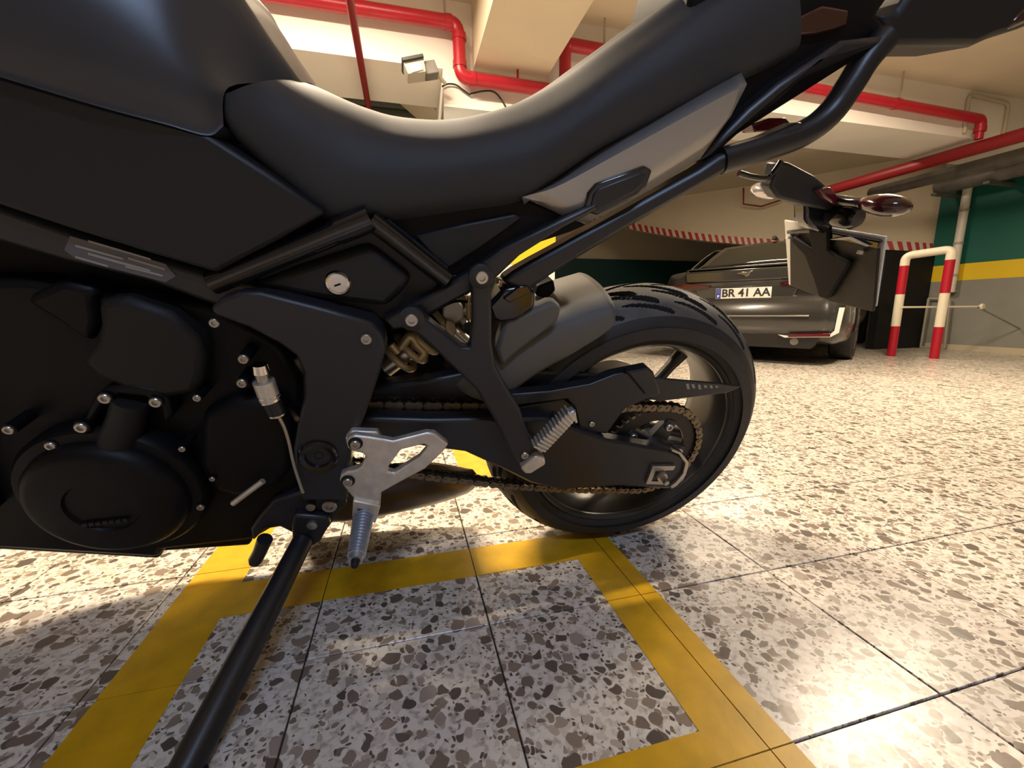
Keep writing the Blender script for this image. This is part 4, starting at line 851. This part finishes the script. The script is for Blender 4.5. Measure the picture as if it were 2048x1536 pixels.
tube('cable_wire', [(0.6297,0.172,0.4916),(0.6248,0.172,0.4699),(0.6233,0.172,0.4414),(0.624,0.172,0.3992),(0.6208,0.172,0.3431)], 0.0026, 'bolt_steel', ca, n=14, seg=8)
tube('shift_rod', [(0.7229,0.17,0.3321),(0.6727,0.17,0.3716)], 0.0045, 'brushed_alu', MO, seg=12)
tube('breather_hose', [(1.0382,0.1,0.4642),(1.0015,0.1,0.4656),(0.9964,0.1,0.4439),(0.99,0.1,0.4168),(0.9644,0.1,0.4052),(0.957,0.1,0.3758)], 0.010, 'deep_black', MO, n=20, seg=10)
ex = grid('silencer', [[(0.6716,0.02,0.2584),(0.5579,0.03,0.2667),(0.4311,0.03,0.2657),(0.3298,0.01,0.217)], [(0.6647,0.06,0.2492),(0.5542,0.07,0.2632),(0.4322,0.06,0.2586),(0.3213,0.03,0.2121)], [(0.6733,0.06,0.1983),(0.5602,0.07,0.2079),(0.4339,0.06,0.2119),(0.3263,0.03,0.1882)], [(0.6981,0.01,0.114),(0.5748,0.02,0.1186),(0.4246,0.01,0.1285),(0.3388,0,0.1423)], [(0.7403,-0.1,0.002),(0.6002,-0.1,-0.0045),(0.4241,-0.1,0.0188),(0.3263,-0.1,0.0459)]], 'exhaust_steel', MO, n=24, rowsn=16, thick=0.004)

# ---------------------------------------------------------------- front end
fwh = empty('front_wheel', (1.46, 0, WZ), 0, MO)
for c_ in list(wheel.children):
    if c_.name.startswith(('tyre', 'rim', 'spoke', 'hub')):
        k_ = add_copy(c_, fwh); k_.scale = (0.97, 0.68, 0.97); k_.rotation_euler = (0, math.radians(30), 0)
fk = empty('front_fork', (0, 0, 0), 0, MO)
for s in (-1, 1):
    tube('fork_slider', [(1.46, s*0.095, 0.30), (1.44, s*0.095, 0.36), (1.31, s*0.095, 0.62)], [0.026, 0.028, 0.027], 'satin_black', fk, seg=16)
    tube('fork_tube', [(1.315, s*0.095, 0.61), (1.135, s*0.095, 0.96)], 0.022, 'bolt_steel', fk, seg=16)
    tube('handlebar', [(1.14, s*0.02, 0.975), (1.125, s*0.06, 1.02), (1.10, s*0.16, 1.06), (1.04, s*0.34, 1.05), (1.00, s*0.38, 1.045)], 0.012, 'satin_black', fk, n=14, seg=12)
    tube('grip', [(1.03, s*0.345, 1.05), (0.985, s*0.41, 1.043)], 0.017, 'rubber', fk, seg=14)
prism('triple_clamp', [(1.10, 0.96), (1.17, 0.98), (1.19, 0.95), (1.12, 0.93)], -0.12, 0.12, 'satin_black', fk, 0.006)
prism('steering_head', [(0.86, 0.94), (1.12, 0.95), (1.18, 0.80), (1.02, 0.62), (0.86, 0.70)], -0.08, 0.08, 'deep_black', MO, 0.01)
prism('radiator', [(1.00, 0.66), (1.06, 0.67), (1.10, 0.34), (1.04, 0.33)], -0.15, 0.15, 'deep_black', MO, 0.006)
lathe('headlamp', [(0.0001, -0.06), (0.05, -0.055), (0.085, -0.02), (0.09, 0.02), (0.08, 0.03), (0.0001, 0.035)], (0, 0, 0), 'panel_black', MO, axis='z', seg=28)
hl_ = [c_ for c_ in MO.children if c_.name.startswith('headlamp')][0]; hl_.location = (1.27, 0, 0.86); hl_.rotation_euler = (0, math.radians(80), 0)
rows = []
for y, r in ((-0.075, 0.29), (-0.068, 0.315), (-0.035, 0.325), (0, 0.328), (0.035, 0.325), (0.068, 0.315), (0.075, 0.29)):
    rows.append([(1.46+r*math.cos(math.radians(40+95*i/9)), y, WZ+r*math.sin(math.radians(40+95*i/9))) for i in range(10)])
grid('front_mudguard', rows, 'panel_black', MO, n=22, rowsn=14, thick=0.003)
# ---------------------------------------------------------------- side stand
ss = empty('side_stand', (0, 0, 0), 0, MO)
prism('stand_bracket', [(0.6828,0.2995),(0.6385,0.3104),(0.5689,0.2953),(0.5685,0.2715),(0.5904,0.2442),(0.6086,0.2155),(0.6564,0.2044),(0.6836,0.2345),(0.7079,0.2323),(0.7333,0.2054),(0.7306,0.2362),(0.7082,0.2686)], 0.105, 0.135, 'satin_black', ss, 0.005)
prism('stand_head', [(0.6521,0.2756),(0.5997,0.2615),(0.5982,0.243),(0.6206,0.2025),(0.6405,0.1918),(0.6667,0.2019),(0.6595,0.247)], 0.128, 0.150, 'satin_black', ss, 0.005)
st0 = Vector([(0.6476,0.148,0.2115)][0]); st1 = Vector((0.735, 0.455, 0.1525))
mid = st0.lerp(st1, 0.5)
tube('stand_leg', [st0, st0.lerp(st1, 0.3), mid, st0.lerp(st1, 0.9), st1], [0.0175, 0.0185, 0.0200, 0.0205, 0.0205], 'satin_black', ss, seg=18)
lathe('stand_foot', [(0.0001, 0.0), (0.036, 0.0), (0.036, 0.007), (0.0001, 0.009)], (0, 0, 0), 'satin_black', ss, axis='z', seg=20)
tube('stand_tang', [(0.7049,0.15,0.2266),(0.7188,0.15,0.1976),(0.7301,0.15,0.1777)], [0.0125, 0.0115, 0.0115], 'satin_black', ss, seg=14)
lathe('tang_tip', [(0.0001, -0.0115), (0.008, -0.008), (0.0115, 0.0), (0.008, 0.008), (0.0001, 0.0115)], [(0.7301,0.15,0.1777)][0], 'satin_black', ss, seg=16)
sprp = [Vector(p) for p in catmull([(0.6615,0.155,0.2069),(0.6744,0.155,0.1795),(0.6904,0.155,0.1463)], 60)]; hel = []
for i, p in enumerate(sprp):
    a = i/60*2*math.pi*11; hel.append(p+Vector((math.cos(a)*0.005, 0, math.sin(a)*0.005)))
tube('stand_spring', hel, 0.0016, 'engine_grey', ss, seg=6)
bolt([(0.5954,0.136,0.2788)][0], 0.0125, ss, 'pivot_bolt'); bolt([(0.6248,0.14,0.2823)][0], 0.0075, ss); 
lathe('spring_stud', [(0.0085, -0.01), (0.0085, 0.005), (0.0001, 0.006)], [(0.6256,0.15,0.2499)][0], 'bolt_steel', ss, seg=20)
bpy.context.view_layer.update()
iw = moto.matrix_world.inverted(); fo = [c for c in ss.children if c.name.startswith('stand_foot')][0]
wst = moto.matrix_world @ st1; fo.matrix_parent_inverse = Matrix.Identity(4)
fo.matrix_basis = iw @ Matrix.Translation((wst.x, wst.y, 0.0008))

# ================================================================== parked car (local: x to its right, y forward, z up)
CARH = math.radians(42)
car = empty('parked_car', (0, 0, 0), -CARH)
cpx = (2.4306,4.45,0.7365)
car.location = (cpx[0], cpx[1], 0)
tag(car, 'dark grey saloon car parked beyond the number plate, seen from behind', 'car')
def section(y, wid, zlo, zbelt, ztop, roofw, tuck=0.0):
    # right half from sill to roof centre
    return [(wid*0.80, y, zlo), (wid*0.97, y, zlo+0.10), (wid, y, zlo+0.32), (wid*0.985, y, zbelt-0.10), (wid*0.93, y, zbelt), (wid*0.93*(1-0.45*0)+0*roofw, y, zbelt+0.02) if ztop-zbelt < 0.06 else ((wid*0.90+roofw)/2, y, zbelt+(ztop-zbelt)*0.55), (roofw, y, ztop-0.02) if ztop-zbelt >= 0.06 else (wid*0.80, y, ztop-0.004), (roofw*0.55 if ztop-zbelt >= 0.06 else wid*0.45, y, ztop), (0, y, ztop+0.005)]
S = [(0.02, 0.80, 0.30, 0.86, 0.90, 0.6), (0.06, 0.86, 0.24, 0.92, 0.96, 0.6), (0.16, 0.90, 0.22, 0.95, 1.00, 0.6), (0.40, 0.915, 0.20, 0.95, 1.02, 0.62), (0.62, 0.92, 0.20, 0.95, 1.10, 0.62), (0.95, 0.925, 0.20, 0.94, 1.27, 0.60),
     (1.30, 0.925, 0.20, 0.93, 1.385, 0.58), (1.9, 0.925, 0.20, 0.92, 1.425, 0.58), (2.5, 0.92, 0.20, 0.91, 1.40, 0.57), (3.0, 0.92, 0.20, 0.90, 1.18, 0.60), (3.35, 0.92, 0.20, 0.89, 0.95, 0.6), (4.0, 0.90, 0.20, 0.80, 0.86, 0.6), (4.45, 0.84, 0.22, 0.68, 0.74, 0.6), (4.66, 0.70, 0.28, 0.58, 0.62, 0.5)]
rows = [section(*s) for s in S]
bm = bmesh.new(); V = []
for r in rows:
    full = [(-p[0], p[1], p[2]) for p in r[:-1]] + [r[-1]] + [p for p in r[:-1]][::-1]
    V.append([bm.verts.new(p) for p in full])
for i in range(len(V)-1):
    for k in range(len(V[0])-1): bm.faces.new((V[i][k], V[i][k+1], V[i+1][k+1], V[i+1][k]))
bm.faces.new(V[0]); bm.faces.new(V[-1][::-1])
body = obj('body', mesh_bm('body', bm, ang=70), 'car_paint', car)
sm = body.modifiers.new('sub', 'SUBSURF'); sm.levels = 2; sm.render_levels = 2
def rear(name, q, y0, y1, m, parent=car, bw=0.004, label=None):
    # outline (x, z) on the rear plane, from y0 (towards us) to y1
    bm = bmesh.new(); F = [bm.verts.new((x, y0, z)) for x, z in q]; G = [bm.verts.new((x, y1, z)) for x, z in q]
    bm.faces.new(F); bm.faces.new(G[::-1]); n = len(q)
    for i in range(n): bm.faces.new((F[i], G[i], G[(i+1) % n], F[(i+1) % n]))
    return bevel(obj(name, mesh_bm(name, bm), m, parent, label), bw)
# rear bumper, wrapping the corners
br = []
for z, off, wd in ((0.70, 0.03, 0.86), (0.66, -0.02, 0.90), (0.56, -0.05, 0.92), (0.46, -0.06, 0.925), (0.36, -0.05, 0.92), (0.28, -0.01, 0.90), (0.22, 0.06, 0.87)):
    r = []
    for k in range(21):
        t = -1+2*k/20; x = wd*math.copysign(1-(1-abs(t))**1.0, t) if False else wd*math.sin(t*math.pi/2)**1 if abs(t) < 1 else wd*t
        x = wd*max(-1, min(1, t*1.12)) if abs(t) < 0.82 else math.copysign(wd*(0.918+0.082*min(1, (abs(t)-0.82)/0.12)), t)
        y = off+0.0+0.05*abs(t)**2+(0 if abs(t) < 0.82 else (abs(t)-0.82)/0.18*0.55)
        r.append((x, y, z))
    br.append(r)
grid('rear_bumper', br, 'car_paint', car, n=42, rowsn=14, thick=0.012)
rear('diffuser', [(-0.72, 0.31), (0.72, 0.31), (0.64, 0.17), (-0.64, 0.17)], -0.035, 0.2, 'car_black')
rear('bumper_crease', [(-0.60, 0.492), (0.60, 0.492), (0.60, 0.478), (-0.60, 0.478)], -0.066, -0.03, 'bolt_steel', bw=0.002)
rear('boot_seam', [(-0.62, 0.628), (0.62, 0.628), (0.62, 0.618), (-0.62, 0.618)], -0.022, 0.03, 'car_black', bw=0)
rear('boot_lip', [(-0.62, 0.985), (0.62, 0.985), (0.56, 1.005), (-0.56, 1.005)], 0.03, 0.16, 'car_paint', bw=0.008)
rear('boot_panel', [(-0.60, 0.84), (0.60, 0.84), (0.62, 0.97), (-0.62, 0.97)], 0.005, 0.05, 'car_paint', bw=0.02)
rear('plate_recess', [(-0.50, 0.80), (0.50, 0.80), (0.44, 0.64), (-0.44, 0.64)], -0.005, 0.03, 'car_paint', bw=0.012)
for s in (-1, 1):
    rear('tail_lamp', [(s*0.33, 0.815), (s*0.60, 0.845), (s*0.84, 0.83), (s*0.86, 0.76), (s*0.62, 0.745), (s*0.34, 0.775)][::s], -0.012, 0.14, 'lens_dark_red', label='dark red tail lamp')
    rear('lamp_strip', [(s*0.36, 0.802), (s*0.78, 0.818), (s*0.78, 0.806), (s*0.36, 0.792)][::s], -0.018, 0.0, 'lens_red', bw=0.001)
    rear('reflector', [(s*0.45, 0.305), (s*0.78, 0.325), (s*0.78, 0.295), (s*0.45, 0.28)][::s], -0.065, -0.02, 'lens_red', bw=0.002)
    rear('corner_trim', [(s*0.36, 0.300), (s*0.42, 0.272), (s*0.78, 0.288), (s*0.84, 0.33), (s*0.86, 0.56), (s*0.82, 0.56), (s*0.805, 0.35), (s*0.77, 0.305), (s*0.45, 0.29)][::s], -0.055, -0.02, 'conduit_white', bw=0.002)  # pale L-shaped strip round the bumper corner
    tube('exhaust_tip', [(s*0.50, -0.04, 0.235), (s*0.50, 0.15, 0.235)], 0.035, 'duct_grey', car, seg=20, flat=1.0)
cpl = rear('number_plate', [(-0.262, 0.775), (0.262, 0.775), (0.262, 0.665), (-0.262, 0.665)], -0.022, -0.006, 'car_plate', bw=0.003, label='white number plate reading BR 41 AA')
rear('country_band', [(-0.258, 0.772), (-0.208, 0.772), (-0.208, 0.668), (-0.258, 0.668)], -0.0235, -0.02, 'car_blue', cpl, 0)
def letters(txt, x, z, size, m, parent, y):
    cu = bpy.data.curves.new('plate_text', 'FONT'); cu.body = txt; cu.size = size; cu.align_x = 'CENTER'; cu.align_y = 'CENTER'; cu.extrude = 0.001; cu.offset = 0.0025
    to = bpy.data.objects.new('tmp_text', cu); COL.objects.link(to); bpy.context.view_layer.update()
    me = bpy.data.meshes.new_from_object(to.evaluated_get(bpy.context.evaluated_depsgraph_get())); bpy.data.objects.remove(to)
    me.name = 'plate_text'; me.materials.clear()
    o = obj('plate_text', me, m, parent); o.location = (x, y, z); o.rotation_euler = (math.pi/2, 0, 0); return o
letters('BR 41 AA', 0.027, 0.720, 0.112, 'ink', cpl, -0.024)
letters('P', -0.233, 0.690, 0.035, 'car_plate', cpl, -0.0245)
for k in range(12):
    a = k*math.pi/6; lathe('star', [(0.0001, -0.0005), (0.0022, -0.0005), (0.0022, 0.0005), (0.0001, 0.0005)], (-0.233+0.014*math.cos(a), -0.0242, 0.742+0.014*math.sin(a)), 'wall_yellow', cpl, seg=6)
rear('emblem', [(-0.075, 0.925), (-0.03, 0.915), (0.0, 0.905), (0.02, 0.885), (0.045, 0.90), (0.05, 0.925), (0.085, 0.945), (0.05, 0.942), (0.02, 0.93), (-0.01, 0.935), (-0.04, 0.932)], -0.008, 0.01, 'chrome', bw=0.002, label='leaping chrome emblem')
# glass
def panel(name, q, m, parent=car, thick=0.006):
    return grid(name, q, m, parent, n=14, rowsn=10, thick=thick)
panel('rear_window', [[(-0.60, 0.47, 1.045), (0, 0.40, 1.055), (0.60, 0.47, 1.045)], [(-0.58, 0.78, 1.185), (0, 0.74, 1.205), (0.58, 0.78, 1.185)], [(-0.53, 1.16, 1.345), (0, 1.14, 1.362), (0.53, 1.16, 1.345)]], 'car_glass')
for s in (-1, 1):
    panel('side_window', [[(s*0.905, 0.75, 0.975), (s*0.91, 1.8, 0.97), (s*0.91, 2.95, 0.94)], [(s*0.76, 1.0, 1.20), (s*0.765, 1.8, 1.23), (s*0.765, 2.7, 1.16)], [(s*0.655, 1.2, 1.335), (s*0.645, 1.8, 1.375), (s*0.64, 2.5, 1.33)]], 'car_glass')
bm = bmesh.new(); tube_bm(bm, [(0, 1.18, 1.395), (0, 1.26, 1.44), (0, 1.36, 1.42)], [0.012, 0.022, 0.03], 10, flat=0.5)
obj('antenna_fin', mesh_bm('fin', bm), 'car_paint', car)
# wheels
bm = bmesh.new()
lathe_bm(bm, [(0.24, -0.105), (0.30, -0.11), (0.328, -0.085), (0.334, 0.0), (0.328, 0.085), (0.30, 0.11), (0.24, 0.105)], (0, 0, 0), 'y', 40)
tyre_me = mesh_bm('tyre', bm); tyre_me.materials.append(MATS['rubber'])
bm = bmesh.new()
lathe_bm(bm, [(0.245, 0.10), (0.235, 0.105), (0.215, 0.085), (0.06, 0.075), (0.05, 0.095), (0.0001, 0.095)], (0, 0, 0), 'y', 40)
for k in range(5):
    a = k*2*math.pi/5; tube_bm(bm, [(0.05*math.cos(a), 0.09, 0.05*math.sin(a)), (0.225*math.cos(a), 0.10, 0.225*math.sin(a))], [0.03, 0.02], 8, flat=0.6)
rim_me = mesh_bm('rim', bm); rim_me.materials.append(MATS['duct_grey'])
for sx in (-1, 1):
    for y in (0.98, 3.80):
        e = empty('wheel', (sx*0.815, y, 0.333), 0, car); e.rotation_euler = (0, 0, -sx*math.pi/2)
        for n_, me_ in (('tyre', tyre_me), ('rim', rim_me)):
            link(bpy.data.objects.new(n_, me_), e)
